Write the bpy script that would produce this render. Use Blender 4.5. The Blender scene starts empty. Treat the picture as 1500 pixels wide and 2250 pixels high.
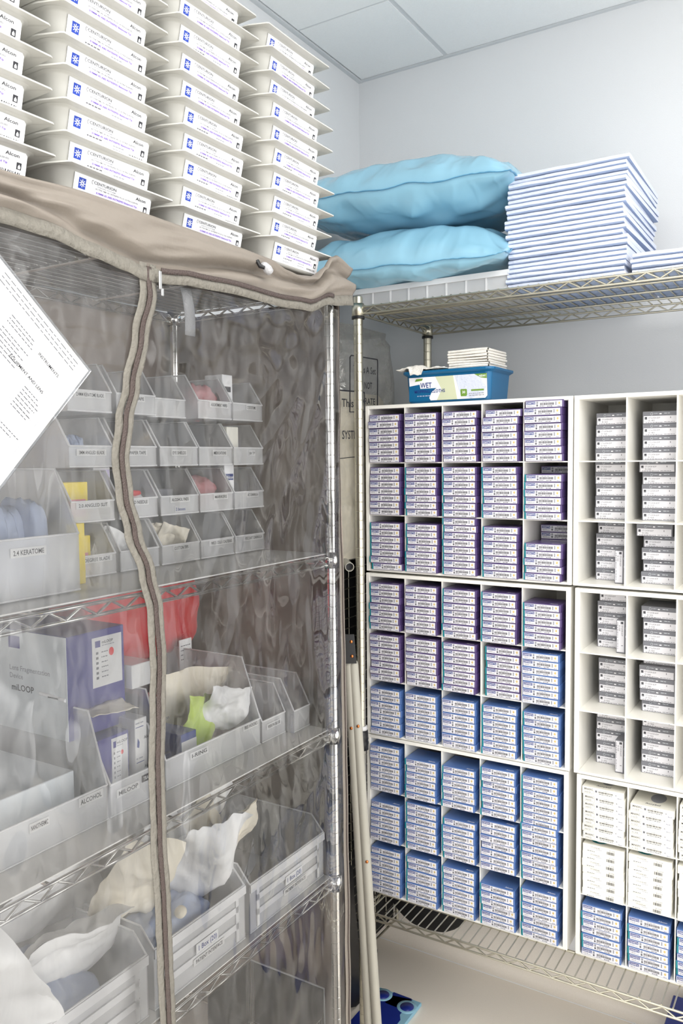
import bpy, math, random
from mathutils import Vector, Matrix, noise
random.seed(7)
scene = bpy.context.scene
COL = scene.collection
PI = math.pi

# ------------------------------------------------------------------ camera
CX, CY, F = 750.0, 1125.0, 1793.31397
CAM = Vector((1.445, -2.488, 1.70))
RX = Vector((0.85186605, 0.52366581, -0.00991737))     # image right
RY = Vector((0.02479747, -0.05923821, -0.99793583))    # image down
RZ = Vector((-0.52317236, 0.84986173, -0.06344861))    # forward
cd = bpy.data.cameras.new('camera')
cam = bpy.data.objects.new('camera', cd)
COL.objects.link(cam)
cam.matrix_world = Matrix(((RX.x, -RY.x, -RZ.x, CAM.x), (RX.y, -RY.y, -RZ.y, CAM.y), (RX.z, -RY.z, -RZ.z, CAM.z), (0, 0, 0, 1)))
cd.sensor_fit = 'VERTICAL'
cd.sensor_height = 36.0
cd.lens = 36.0 * F / 2250.0
cd.clip_start = 0.02
scene.camera = cam

# ------------------------------------------------------------------ world, lights, exposure
w = bpy.data.worlds.new('world'); scene.world = w; w.use_nodes = True
bg = w.node_tree.nodes['Background']
bg.inputs[0].default_value = (0.985, 0.98, 0.97, 1)
bg.inputs[1].default_value = 1.0
_nt = w.node_tree; _tc = _nt.nodes.new('ShaderNodeTexCoord'); _mp = _nt.nodes.new('ShaderNodeMapping'); _mp.inputs['Scale'].default_value = (1.0, 1.0, 1.8)
_nz = _nt.nodes.new('ShaderNodeTexNoise'); _nz.inputs['Scale'].default_value = 3.2; _nz.inputs['Detail'].default_value = 1.0
_mr = _nt.nodes.new('ShaderNodeMapRange'); _mr.inputs[1].default_value = 0.44; _mr.inputs[2].default_value = 0.58; _mr.inputs[3].default_value = 0.7; _mr.inputs[4].default_value = 3.9  # invented bright patches around the open sides, for fill and vinyl reflections
_nt.links.new(_tc.outputs['Generated'], _mp.inputs['Vector']); _nt.links.new(_mp.outputs['Vector'], _nz.inputs['Vector'])
_nt.links.new(_nz.outputs['Fac'], _mr.inputs[0]); _nt.links.new(_mr.outputs[0], bg.inputs[1])
LAMPS = [  # x, y, size x, size y, watts : ceiling troffers
    (1.75, -1.75, 0.56, 1.16, 15.0),
    (2.15, -2.9, 0.56, 1.16, 7.0),
    (0.95, -2.9, 0.56, 1.16, 7.0),
]
vs = scene.view_settings
scene.display_settings.display_device = 'sRGB'
vs.view_transform = 'Standard'; vs.look = 'None'; vs.gamma = 1.0; vs.use_curve_mapping = False
vs.exposure = 0.1
cy = scene.cycles
cy.max_bounces = 10; cy.diffuse_bounces = 4; cy.glossy_bounces = 4; cy.transmission_bounces = 6
cy.transparent_max_bounces = 40
cy.caustics_reflective = False; cy.caustics_refractive = False
cy.sample_clamp_indirect = 6.0

# ------------------------------------------------------------------ pixel -> point on a real plane of the room
def ray(px, py):
    return RX * (px - CX) + RY * (py - CY) + RZ * F
def onX(px, py, x):
    r = ray(px, py); return CAM + r * ((x - CAM.x) / r.x)
def onY(px, py, y):
    r = ray(px, py); return CAM + r * ((y - CAM.y) / r.y)
def onZ(px, py, z):
    r = ray(px, py); return CAM + r * ((z - CAM.z) / r.z)

# ------------------------------------------------------------------ materials
def lin(c):
    def g(u):
        u /= 255.0
        return u / 12.92 if u <= 0.04045 else ((u + 0.055) / 1.055) ** 2.4
    return (g(c[0]), g(c[1]), g(c[2]), 1.0)

def mat(name, rgb, rough=0.5, metal=0.0, bump=0.0, bscale=40.0, vary=0.0, vscale=8.0, spec=0.5, coat=0.0, sss=0.0, stretch=None, detail=3.0):
    m = bpy.data.materials.new(name); m.use_nodes = True
    nt = m.node_tree; b = nt.nodes['Principled BSDF']
    b.inputs['Base Color'].default_value = lin(rgb)
    b.inputs['Roughness'].default_value = rough
    b.inputs['Metallic'].default_value = metal
    b.inputs['Specular IOR Level'].default_value = spec
    b.inputs['Coat Weight'].default_value = coat
    b.inputs['Coat Roughness'].default_value = 0.15
    tc = nt.nodes.new('ShaderNodeTexCoord'); src = tc.outputs['Object']
    if stretch:
        mp = nt.nodes.new('ShaderNodeMapping'); mp.inputs['Scale'].default_value = stretch
        nt.links.new(src, mp.inputs['Vector']); src = mp.outputs['Vector']
    if bump:
        n = nt.nodes.new('ShaderNodeTexNoise'); n.inputs['Scale'].default_value = bscale; n.inputs['Detail'].default_value = detail
        nt.links.new(src, n.inputs['Vector'])
        bp = nt.nodes.new('ShaderNodeBump'); bp.inputs['Strength'].default_value = bump; bp.inputs['Distance'].default_value = 0.004
        nt.links.new(n.outputs['Fac'], bp.inputs['Height']); nt.links.new(bp.outputs['Normal'], b.inputs['Normal'])
    if vary:
        n2 = nt.nodes.new('ShaderNodeTexNoise'); n2.inputs['Scale'].default_value = vscale; n2.inputs['Detail'].default_value = 4
        nt.links.new(src, n2.inputs['Vector'])
        mx = nt.nodes.new('ShaderNodeMix'); mx.data_type = 'RGBA'
        c = lin(rgb); k = 1 - vary
        mx.inputs[6].default_value = c; mx.inputs[7].default_value = (c[0] * k, c[1] * k, c[2] * k, 1)
        nt.links.new(n2.outputs['Fac'], mx.inputs[0]); nt.links.new(mx.outputs[2], b.inputs['Base Color'])
    return m

def clear(name, tint, haze, haze_rgb, gloss_rough=0.06, bump=0.0, bscale=20.0, haze_var=0.0, hscale=6.0, stretch=None, transl=0.5, coat=1.0, ior=1.45, ridged=False):
    """see-through plastic: transparent + scattering haze + reflective skin"""
    m = bpy.data.materials.new(name); m.use_nodes = True
    nt = m.node_tree; nt.nodes.clear()
    N = nt.nodes.new; L = nt.links.new
    out = N('ShaderNodeOutputMaterial')
    tr = N('ShaderNodeBsdfTransparent'); tr.inputs[0].default_value = lin(tint)
    df = N('ShaderNodeBsdfDiffuse'); df.inputs[0].default_value = lin(haze_rgb)
    tl = N('ShaderNodeBsdfTranslucent'); tl.inputs[0].default_value = lin(haze_rgb)
    mh = N('ShaderNodeMixShader'); mh.inputs[0].default_value = transl
    L(df.outputs[0], mh.inputs[1]); L(tl.outputs[0], mh.inputs[2])
    m1 = N('ShaderNodeMixShader'); m1.inputs[0].default_value = haze
    L(tr.outputs[0], m1.inputs[1]); L(mh.outputs[0], m1.inputs[2])
    gl = N('ShaderNodeBsdfGlossy'); gl.inputs['Roughness'].default_value = gloss_rough
    fr = N('ShaderNodeFresnel'); fr.inputs[0].default_value = ior
    mu = N('ShaderNodeMath'); mu.operation = 'MULTIPLY'; mu.inputs[1].default_value = coat
    L(fr.outputs[0], mu.inputs[0])
    m2 = N('ShaderNodeMixShader'); L(mu.outputs[0], m2.inputs[0]); L(m1.outputs[0], m2.inputs[1]); L(gl.outputs[0], m2.inputs[2])
    tc = N('ShaderNodeTexCoord'); src = tc.outputs['Object']
    if stretch:
        mp = N('ShaderNodeMapping'); mp.inputs['Scale'].default_value = stretch
        L(src, mp.inputs['Vector']); src = mp.outputs['Vector']
    if bump:
        n = N('ShaderNodeTexNoise'); n.inputs['Scale'].default_value = bscale; n.inputs['Detail'].default_value = 3; n.inputs['Distortion'].default_value = 1.2
        if ridged: n.noise_type = 'RIDGED_MULTIFRACTAL'; n.inputs['Roughness'].default_value = 0.42
        L(src, n.inputs['Vector'])
        bp = N('ShaderNodeBump'); bp.inputs['Strength'].default_value = bump; bp.inputs['Distance'].default_value = 0.01
        L(n.outputs['Fac'], bp.inputs['Height'])
        L(bp.outputs['Normal'], gl.inputs['Normal']); L(bp.outputs['Normal'], fr.inputs['Normal'])
    if haze_var:
        n2 = N('ShaderNodeTexNoise'); n2.inputs['Scale'].default_value = hscale; n2.inputs['Detail'].default_value = 6; n2.inputs['Distortion'].default_value = 2.0
        L(src, n2.inputs['Vector'])
        mr = N('ShaderNodeMapRange'); mr.inputs[1].default_value = 0.42; mr.inputs[2].default_value = 0.72
        mr.inputs[3].default_value = haze; mr.inputs[4].default_value = haze + haze_var
        L(n2.outputs['Fac'], mr.inputs[0]); L(mr.outputs[0], m1.inputs[0])
    L(m2.outputs[0], out.inputs[0])
    return m

M = {}
M['wall'] = mat('wall_paint', (216, 218, 220), 0.75, bump=0.12, bscale=350)
M['ceil'] = mat('ceiling_tile_board', (238, 241, 242), 0.9, bump=0.35, bscale=260, vary=0.05, vscale=160)
M['tbar'] = mat('ceiling_grid_paint', (205, 209, 212), 0.5)
M['floor'] = mat('floor_vinyl', (249, 241, 229), 0.45, vary=0.14, vscale=420, bump=0.05, bscale=300)
M['brass'] = mat('zinc_wire', (206, 202, 186), 0.3, 1.0, vary=0.15, vscale=30)
M['chrome'] = mat('chrome_wire', (236, 235, 232), 0.14, 1.0)
M['black'] = mat('black_plastic', (22, 22, 24), 0.35)
M['blackmatte'] = mat('black_fabric', (14, 14, 15), 0.8)
M['lam'] = mat('white_laminate', (238, 236, 229), 0.4)
M['purple'] = mat('purple_carton', (86, 68, 120), 0.35, coat=0.5, vary=0.1, vscale=30)
M['blue'] = mat('blue_carton', (80, 114, 174), 0.35, coat=0.5, vary=0.08, vscale=30)
M['white'] = mat('white_print', (244, 244, 246), 0.45)
M['labelw'] = mat('label_stock', (226, 225, 230), 0.45)
M['teal'] = mat('teal_print', (20, 130, 140), 0.4)
M['navy'] = mat('navy_print', (36, 58, 128), 0.4)
M['ink'] = mat('black_ink', (40, 40, 46), 0.5)
M['grey'] = mat('grey_ink', (150, 152, 160), 0.5)
M['gold'] = mat('gold_print', (214, 184, 84), 0.4)
M['cgrey'] = mat('grey_carton', (116, 117, 124), 0.45)
M['cwhite'] = mat('ivory_carton', (240, 238, 228), 0.4, coat=0.4)
M['tray'] = mat('tray_plastic', (192, 191, 185), 0.42, vary=0.03, vscale=20)
M['film'] = mat('tray_lid_film', (194, 193, 187), 0.38)
M['lilac'] = mat('lilac_print', (214, 206, 238), 0.5)
M['violet'] = mat('violet_print', (110, 80, 180), 0.5)
M['cobalt'] = mat('cobalt_print', (34, 66, 170), 0.4)
M['fabric'] = mat('taupe_nylon', (130, 122, 113), 0.62, bump=0.3, bscale=60, vary=0.08, vscale=12)
M['fabric_lightened'] = mat('taupe_nylon_lightened', (176, 160, 148), 0.7, bump=0.35, bscale=30, vary=0.18, vscale=9)  # same taupe nylon, colour lightened to offset the dim light inside the cover
M['tape'] = mat('zipper_tape', (128, 124, 115), 0.8, bump=0.9, bscale=120, vary=0.35, vscale=70)
M['coil'] = mat('zipper_coil', (78, 66, 62), 0.5, bump=0.8, bscale=420)
VK = dict(bump=1.0, bscale=4.5, ridged=True, hscale=14, stretch=(1, 1.5, 0.55), transl=0.5, coat=1.0, ior=1.62)
M['vinyl'] = clear('clear_vinyl', (254, 254, 254), 0.025, (250, 250, 250), 0.02, haze_var=0.09, **VK)
M['vinyl_hazy'] = clear('glare_hazed_vinyl', (254, 254, 254), 0.07, (250, 250, 250), 0.025, haze_var=0.10, **dict(VK, bump=0.7, bscale=3.5))  # extra white haze stands in for glare and brightens the left panel
M['bin'] = clear('translucent_bin', (252, 253, 254), 0.43, (254, 254, 255), 0.2, transl=0.15, coat=0.4)
M['binrim'] = clear('translucent_bin_rim', (252, 253, 254), 0.75, (254, 254, 255), 0.2, transl=0.1, coat=0.4)
M['acrylic'] = clear('clear_acrylic', (246, 248, 250), 0.05, (230, 235, 240), 0.03, coat=1.4)
M['liner'] = clear('shelf_liner', (250, 249, 246), 0.9, (253, 251, 247), 0.25, transl=0.1, coat=0.6)
M['wrap'] = clear('clear_wrap', (253, 252, 250), 0.07, (252, 250, 244), 0.08, bump=0.9, bscale=14, haze_var=0.2, hscale=12, coat=0.7)
M['pillow'] = mat('blue_vinyl_ticking', (146, 194, 216), 0.2, bump=0.25, bscale=10, vary=0.1, vscale=6, detail=4)
M['seam'] = mat('blue_seam', (104, 164, 198), 0.35)
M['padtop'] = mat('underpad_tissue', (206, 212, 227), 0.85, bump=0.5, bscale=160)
M['padedge'] = mat('underpad_backing_shade', (152, 168, 198), 0.8, bump=0.4, bscale=120)  # backing blue, also the painted shade under each front roll
M['tub'] = mat('blue_tub_plastic', (10, 96, 142), 0.35)
M['cloth'] = mat('white_cloth', (244, 240, 232), 0.9, bump=0.6, bscale=220)
M['green'] = mat('green_print', (112, 150, 60), 0.45)
M['sage'] = mat('sage_print', (206, 210, 178), 0.45)
M['foam'] = mat('wrapped_foam', (246, 240, 224), 0.75, bump=0.5, bscale=25, vary=0.1, vscale=10)
M['pole'] = mat('grey_painted_tube', (168, 165, 154), 0.45, vary=0.06, vscale=20)
M['copper'] = mat('copper_rivet', (190, 120, 70), 0.3, 1.0)
M['royal'] = mat('royal_blue_board', (26, 44, 130), 0.35)
M['pale'] = mat('pale_blue_board', (142, 190, 212), 0.4)
M['paper'] = mat('white_paper', (214, 214, 214), 0.35, coat=0.6)
M['faint'] = mat('faint_ink', (98, 98, 104), 0.6)
M['hilite'] = mat('yellow_highlighter', (236, 222, 40), 0.5)
M['yellow'] = mat('yellow_carton', (240, 214, 30), 0.4)
M['pink'] = mat('pink_print', (236, 130, 140), 0.45)
M['orange'] = mat('orange_print', (242, 150, 60), 0.45)
M['indigo'] = mat('indigo_carton', (50, 46, 132), 0.3, vary=0.08)
M['pgrey'] = mat('pale_grey_carton', (214, 220, 224), 0.4)
M['red'] = mat('red_plastic', (196, 24, 34), 0.35, bump=0.6, bscale=18)
M['redp'] = mat('red_print', (214, 50, 54), 0.4)
M['cream'] = mat('cream_pouch', (238, 230, 212), 0.6, bump=0.4, bscale=30)
M['pouch'] = mat('white_pouch', (240, 240, 240), 0.45, bump=0.4, bscale=22)
M['bluecloth'] = mat('blue_packets', (176, 188, 214), 0.5, bump=0.4, bscale=40)
M['lime'] = mat('lime_insert', (188, 212, 96), 0.5)
M['tapeR'] = mat('paper_tape', (226, 206, 178), 0.6)
M['rose'] = mat('dusty_rose_packets', (186, 128, 132), 0.55, bump=0.4, bscale=40)
M['strap'] = mat('grey_webbing', (176, 176, 178), 0.8, bump=0.5, bscale=300)
M['metal'] = mat('plain_steel', (200, 200, 200), 0.25, 1.0)

# ------------------------------------------------------------------ mesh builder
class MB:
    def __init__(s):
        s.v = []; s.f = []; s.m = []; s.s = []; s.mats = []
    def mi(s, k):
        if k not in s.mats: s.mats.append(k)
        return s.mats.index(k)
    def add(s, vs_, fs, k, smooth=False):
        o = len(s.v); i = s.mi(k)
        s.v.extend([tuple(p) for p in vs_])
        for f in fs:
            s.f.append([a + o for a in f]); s.m.append(i); s.s.append(smooth)
    def box(s, x0, x1, y0, y1, z0, z1, k, b=0.0, T=None):
        if b <= 0:
            vv = [(x, y, z) for z in (z0, z1) for y in (y0, y1) for x in (x0, x1)]
            ff = [(0, 2, 3, 1), (4, 5, 7, 6), (0, 1, 5, 4), (2, 6, 7, 3), (0, 4, 6, 2), (1, 3, 7, 5)]
        else:
            vv = []; idx = {}
            X = (x0, x1); Y = (y0, y1); Z = (z0, z1)
            for i in (0, 1):
                for j in (0, 1):
                    for l in (0, 1):
                        bx = b if i == 0 else -b; by = b if j == 0 else -b; bz = b if l == 0 else -b
                        idx[(i, j, l, 0)] = len(vv); vv.append((X[i], Y[j] + by, Z[l] + bz))
                        idx[(i, j, l, 1)] = len(vv); vv.append((X[i] + bx, Y[j], Z[l] + bz))
                        idx[(i, j, l, 2)] = len(vv); vv.append((X[i] + bx, Y[j] + by, Z[l]))
            ff = []
            for i in (0, 1):
                q = [idx[(i, 0, 0, 0)], idx[(i, 1, 0, 0)], idx[(i, 1, 1, 0)], idx[(i, 0, 1, 0)]]; ff.append(q if i else q[::-1])
                q = [idx[(0, i, 0, 1)], idx[(0, i, 1, 1)], idx[(1, i, 1, 1)], idx[(1, i, 0, 1)]]; ff.append(q if i else q[::-1])
                q = [idx[(0, 0, i, 2)], idx[(1, 0, i, 2)], idx[(1, 1, i, 2)], idx[(0, 1, i, 2)]]; ff.append(q if i else q[::-1])
            for a in (0, 1):
                for c in (0, 1):
                    q = [idx[(a, c, 0, 0)], idx[(a, c, 1, 0)], idx[(a, c, 1, 1)], idx[(a, c, 0, 1)]]; ff.append(q if (a == c) else q[::-1])
                    q = [idx[(a, 0, c, 0)], idx[(a, 0, c, 2)], idx[(a, 1, c, 2)], idx[(a, 1, c, 0)]]; ff.append(q if (a == c) else q[::-1])
                    q = [idx[(0, a, c, 1)], idx[(1, a, c, 1)], idx[(1, a, c, 2)], idx[(0, a, c, 2)]]; ff.append(q if (a == c) else q[::-1])
            for i in (0, 1):
                for j in (0, 1):
                    for l in (0, 1):
                        q = [idx[(i, j, l, 0)], idx[(i, j, l, 1)], idx[(i, j, l, 2)]]
                        ff.append(q if (i + j + l) % 2 == 0 else q[::-1])
        if T is not None: vv = [T @ Vector(p) for p in vv]
        s.add(vv, ff, k)
    def tube(s, pts, r, k, n=8, caps=True, closed=False):
        pts = [Vector(p) for p in pts]; N = len(pts)
        rs = r if isinstance(r, (list, tuple)) else [r] * N
        t0 = (pts[1] - pts[0]).normalized()
        up = Vector((0, 0, 1)) if abs(t0.z) < 0.9 else Vector((1, 0, 0))
        u = t0.cross(up).normalized()
        vv = []; ff = []
        for i, p in enumerate(pts):
            if closed: t = (pts[(i + 1) % N] - pts[i - 1]).normalized()
            elif i == 0: t = t0
            elif i == N - 1: t = (pts[i] - pts[i - 1]).normalized()
            else: t = ((pts[i + 1] - p).normalized() + (p - pts[i - 1]).normalized()).normalized()
            u = (u - t * u.dot(t)); u = u.normalized() if u.length > 1e-6 else t.orthogonal().normalized()
            v_ = t.cross(u)
            for j in range(n):
                a = 2 * PI * j / n
                vv.append(p + (u * math.cos(a) + v_ * math.sin(a)) * rs[i])
        for i in range(N if closed else N - 1):
            a = i * n; b = ((i + 1) % N) * n
            for j in range(n):
                ff.append((a + j, a + (j + 1) % n, b + (j + 1) % n, b + j))
        s.add(vv, ff, k, True)
        if caps and not closed:
            s.add(vv[:n], [tuple(range(n))[::-1]], k); s.add(vv[-n:], [tuple(range(n))], k)
    def lathe(s, prof, k, n=20, c=(0, 0, 0), T=None, smooth=True, hard=False):
        if hard:
            for i in range(len(prof) - 1): s.lathe(prof[i:i + 2], k, n, c, T, smooth)
            return
        vv = []; ff = []
        for r, z in prof:
            for j in range(n):
                a = 2 * PI * j / n
                p = Vector((c[0] + r * math.cos(a), c[1] + r * math.sin(a), c[2] + z))
                vv.append(T @ p if T is not None else p)
        for i in range(len(prof) - 1):
            for j in range(n):
                ff.append((i * n + j, i * n + (j + 1) % n, (i + 1) * n + (j + 1) % n, (i + 1) * n + j))
        s.add(vv, ff, k, smooth)
    def grid(s, fn, nu, nv, k, smooth=True, closeu=False):
        vv = [fn(i / nu, j / nv) for j in range(nv + 1) for i in range(nu + (0 if closeu else 1))]
        W = nu if closeu else nu + 1; ff = []
        for j in range(nv):
            for i in range(nu):
                a = j * W + i; b = j * W + (i + 1) % W
                ff.append((a, b, b + W, a + W))
        s.add(vv, ff, k, smooth)
    def prism(s, poly, d, k):
        """poly: list of 3D points (planar), d: extrusion vector"""
        n = len(poly); d = Vector(d)
        a = [Vector(p) for p in poly]; b = [p + d for p in a]
        ff = [tuple(range(n))[::-1], tuple(range(n, 2 * n))]
        for i in range(n):
            j = (i + 1) % n; ff.append((i, j, n + j, n + i))
        s.add(a + b, ff, k)
    def rect(s, fr, x0, y0, x1, y1, k, l=1):
        s.add([fr.p(x0, y0, l), fr.p(x1, y0, l), fr.p(x1, y1, l), fr.p(x0, y1, l)], [(0, 1, 2, 3)], k)
    def poly(s, fr, pts, k, l=1):
        s.add([fr.p(x, y, l) for x, y in pts], [tuple(range(len(pts)))], k)
    def text(s, fr, st, x, y, size, k, l=2, align='l', width=None):
        vv, ff, wd = glyphs(st)
        sx = size
        if width is not None and wd > 0: sx = width / wd
        ox = x - (wd * sx * (0.5 if align == 'c' else 1.0 if align == 'r' else 0.0))
        s.add([fr.p(ox + a * sx, y + b * size, l) for a, b in vv], ff, k)
    def dashes(s, fr, x0, x1, y, h, k, l=2, seed=0, mean=0.004):
        r = random.Random(seed); x = x0
        while x < x1 - mean * 0.3:
            e = min(x1, x + mean * r.uniform(0.5, 1.8))
            s.rect(fr, x, y, e, y + h, k, l); x = e + mean * 0.35
    def mesh(s, name, origin=(0, 0, 0)):
        me = bpy.data.meshes.new(name)
        o = Vector(origin)
        me.from_pydata([tuple(Vector(p) - o) for p in s.v], [], s.f)
        for k in s.mats: me.materials.append(M[k])
        me.polygons.foreach_set('material_index', s.m)
        me.polygons.foreach_set('use_smooth', s.s)
        me.update()
        return me
    def build(s, name, parent=None, origin=(0, 0, 0), loc=None):
        o = bpy.data.objects.new(name, s.mesh(name, origin))
        COL.objects.link(o)
        if parent is not None:
            o.parent = parent
            o.location = (0, 0, 0) if loc is None else loc
        else:
            o.location = origin if loc is None else loc
        return o

class Frame:
    def __init__(s, o, ux, uy, eps=0.0003):
        s.o = Vector(o); s.ux = Vector(ux).normalized(); s.uy = Vector(uy).normalized()
        s.n = s.ux.cross(s.uy).normalized(); s.e = eps
    def p(s, x, y, l=1):
        return s.o + s.ux * x + s.uy * y + s.n * (s.e * l)

_gl = {}
def glyphs(st):
    if st in _gl: return _gl[st]
    c = bpy.data.curves.new('lettering', 'FONT'); c.body = st; c.size = 1.0; c.resolution_u = 2; c.offset = 0.012
    o = bpy.data.objects.new('lettering', c); COL.objects.link(o)
    dg = bpy.context.evaluated_depsgraph_get(); dg.update()
    me = bpy.data.meshes.new_from_object(o.evaluated_get(dg))
    vv = [(v.co.x, v.co.y) for v in me.vertices]; ff = [tuple(p.vertices) for p in me.polygons]
    wd = max((a for a, b in vv), default=0.5)
    bpy.data.objects.remove(o); bpy.data.curves.remove(c); bpy.data.meshes.remove(me)
    _gl[st] = (vv, ff, wd)
    return _gl[st]

LABELS = {}
def tag(o, label, cat, group=None, kind=None):
    o['label'] = label; o['category'] = cat
    if group: o['group'] = group
    if kind: o['kind'] = kind
    return o
def empty(name, loc, label, cat, group=None, rz=0.0):
    o = bpy.data.objects.new(name, None); COL.objects.link(o)
    o.location = loc; o.rotation_euler = (0, 0, rz); o.empty_display_size = 0.05
    return tag(o, label, cat, group)
def dup(root, loc, label, rz=0.0, group=None, ry=0.0):
    r = root.copy(); COL.objects.link(r); r.location = loc; r.rotation_euler = (0, ry, rz); r['label'] = label
    if group: r['group'] = group
    for ch in list(root.children):
        c = ch.copy(); COL.objects.link(c); c.parent = r
        for g in list(ch.children):
            d = g.copy(); COL.objects.link(d); d.parent = c
    return r
def struct(o):
    o['kind'] = 'structure'; return o
def solid(o, t, off=0.0):
    m = o.modifiers.new('thickness', 'SOLIDIFY'); m.thickness = t; m.offset = off; return o
def nz(x, y, z=0.0):
    return noise.noise(Vector((x, y, z)))
ORD = ['', 'first', 'second', 'third', 'fourth', 'fifth', 'sixth', 'seventh', 'eighth', 'ninth', 'tenth', 'eleventh', 'twelfth', 'thirteenth', 'fourteenth',
       'fifteenth', 'sixteenth', 'seventeenth', 'eighteenth', 'nineteenth', 'twentieth', 'twenty-first', 'twenty-second', 'twenty-third', 'twenty-fourth']
NUM = ['zero', 'one', 'two', 'three', 'four', 'five', 'six', 'seven', 'eight', 'nine', 'ten']

# ================================================================== the room
CZ = 2.986
XR, YF = 2.9, -3.6
b = MB(); b.box(-0.1, XR, YF, 0.1, -0.08, 0.0, 'floor'); struct(b.build('floor'))
b = MB(); b.box(-0.1, 0.0, YF, 0.1, 0.0, CZ + 0.05, 'wall'); struct(b.build('wall_left'))
b = MB(); b.box(0.0, XR, 0.0, 0.1, 0.0, CZ + 0.05, 'wall'); struct(b.build('wall_back'))
# right and front walls left out so the added world fill reaches the racks
# ceiling: lay-in boards with a flush grid
b = MB()
xs = [0.012, 0.329] + [0.329 + 0.61 * i for i in range(1, 5)] + [XR]
ys = [-0.012, -0.39] + [-0.39 - 0.61 * i for i in range(1, 7)] + [YF]
for i in range(len(xs) - 1):
    for j in range(len(ys) - 1):
        b.box(xs[i] + 0.008, xs[i + 1] - 0.008, ys[j + 1] + 0.004, ys[j] - 0.004, CZ, CZ + 0.02, 'ceil')
for x in xs[1:-1]: b.box(x - 0.0085, x + 0.0085, YF, 0.0, CZ + 0.0022, CZ + 0.03, 'tbar')
for y in ys[1:-1]: b.box(0, XR, y - 0.0045, y + 0.0045, CZ + 0.002, CZ + 0.03, 'tbar')
b.box(0, XR, YF, 0, CZ + 0.024, CZ + 0.06, 'tbar')
struct(b.build('ceiling'))
b = MB(); b.box(0, 0.016, YF, 0, CZ - 0.004, CZ + 0.02, 'tbar'); struct(b.build('trim_1'))
b = MB(); b.box(0, XR, -0.013, 0, CZ - 0.003, CZ + 0.02, 'tbar'); struct(b.build('trim_2'))
# coved vinyl base along the back and left walls
b = MB()
prof = [(0.028 * (1 - math.sin(a)), 0.028 * (1 - math.cos(a))) for a in [PI / 2 * i / 6 for i in range(7)]]
pr = [(0.03, 0.0008)] + [(0.004 + d, 0.0008 + z) for d, z in prof] + [(0.004, 0.15), (0.0, 0.15)]
b.grid(lambda u, v: (XR * u, -pr[round(v * (len(pr) - 1))][0], pr[round(v * (len(pr) - 1))][1]), 1, len(pr) - 1, 'floor')
b.box(0, XR, -0.034, -0.031, 0.0, 0.0012, 'white')
struct(b.build('baseboard_back'))
b = MB()
b.grid(lambda u, v: (pr[round(v * (len(pr) - 1))][0], YF * u, pr[round(v * (len(pr) - 1))][1]), 1, len(pr) - 1, 'floor')
struct(b.build('baseboard_left'))

# ceiling troffers
def emit(name, s_):
    m = bpy.data.materials.new(name); m.use_nodes = True; nt = m.node_tree
    bb = nt.nodes['Principled BSDF']; bb.inputs['Base Color'].default_value = (0.9, 0.9, 0.9, 1)
    bb.inputs['Emission Color'].default_value = (1, 0.98, 0.95, 1); bb.inputs['Emission Strength'].default_value = s_
    return m
M['diffuser'] = emit('lamp_diffuser', 6.0)
for i, (x, y, sx, sy, wt) in enumerate(LAMPS):
    t = empty('ceiling_light', (x, y, CZ - 0.03), ['ceiling troffer lamp nearest the back wall', 'ceiling troffer lamp on the right behind the viewpoint', 'ceiling troffer lamp on the left behind the viewpoint'][i], 'ceiling light', 'ceiling troffers')
    b = MB()
    for a in (-1, 1):
        b.box(a * sx / 2 - 0.02, a * sx / 2 + 0.02, -sy / 2 - 0.02, sy / 2 + 0.02, 0, 0.03, 'tbar')
        b.box(-sx / 2, sx / 2, a * sy / 2 - 0.02, a * sy / 2 + 0.02, 0, 0.03, 'tbar')
    b.build('frame', t)
    b = MB(); b.box(-sx / 2, sx / 2, -sy / 2, sy / 2, 0.012, 0.02, 'diffuser'); b.build('diffuser', t)
    ld = bpy.data.lights.new('troffer_lamp', 'AREA'); ld.shape = 'RECTANGLE'; ld.size = sx; ld.size_y = sy; ld.energy = wt; ld.color = (1.0, 0.975, 0.93)
    lo = bpy.data.objects.new('troffer_lamp', ld); COL.objects.link(lo); lo.parent = t; lo.location = (0, 0, -0.004)

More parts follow.
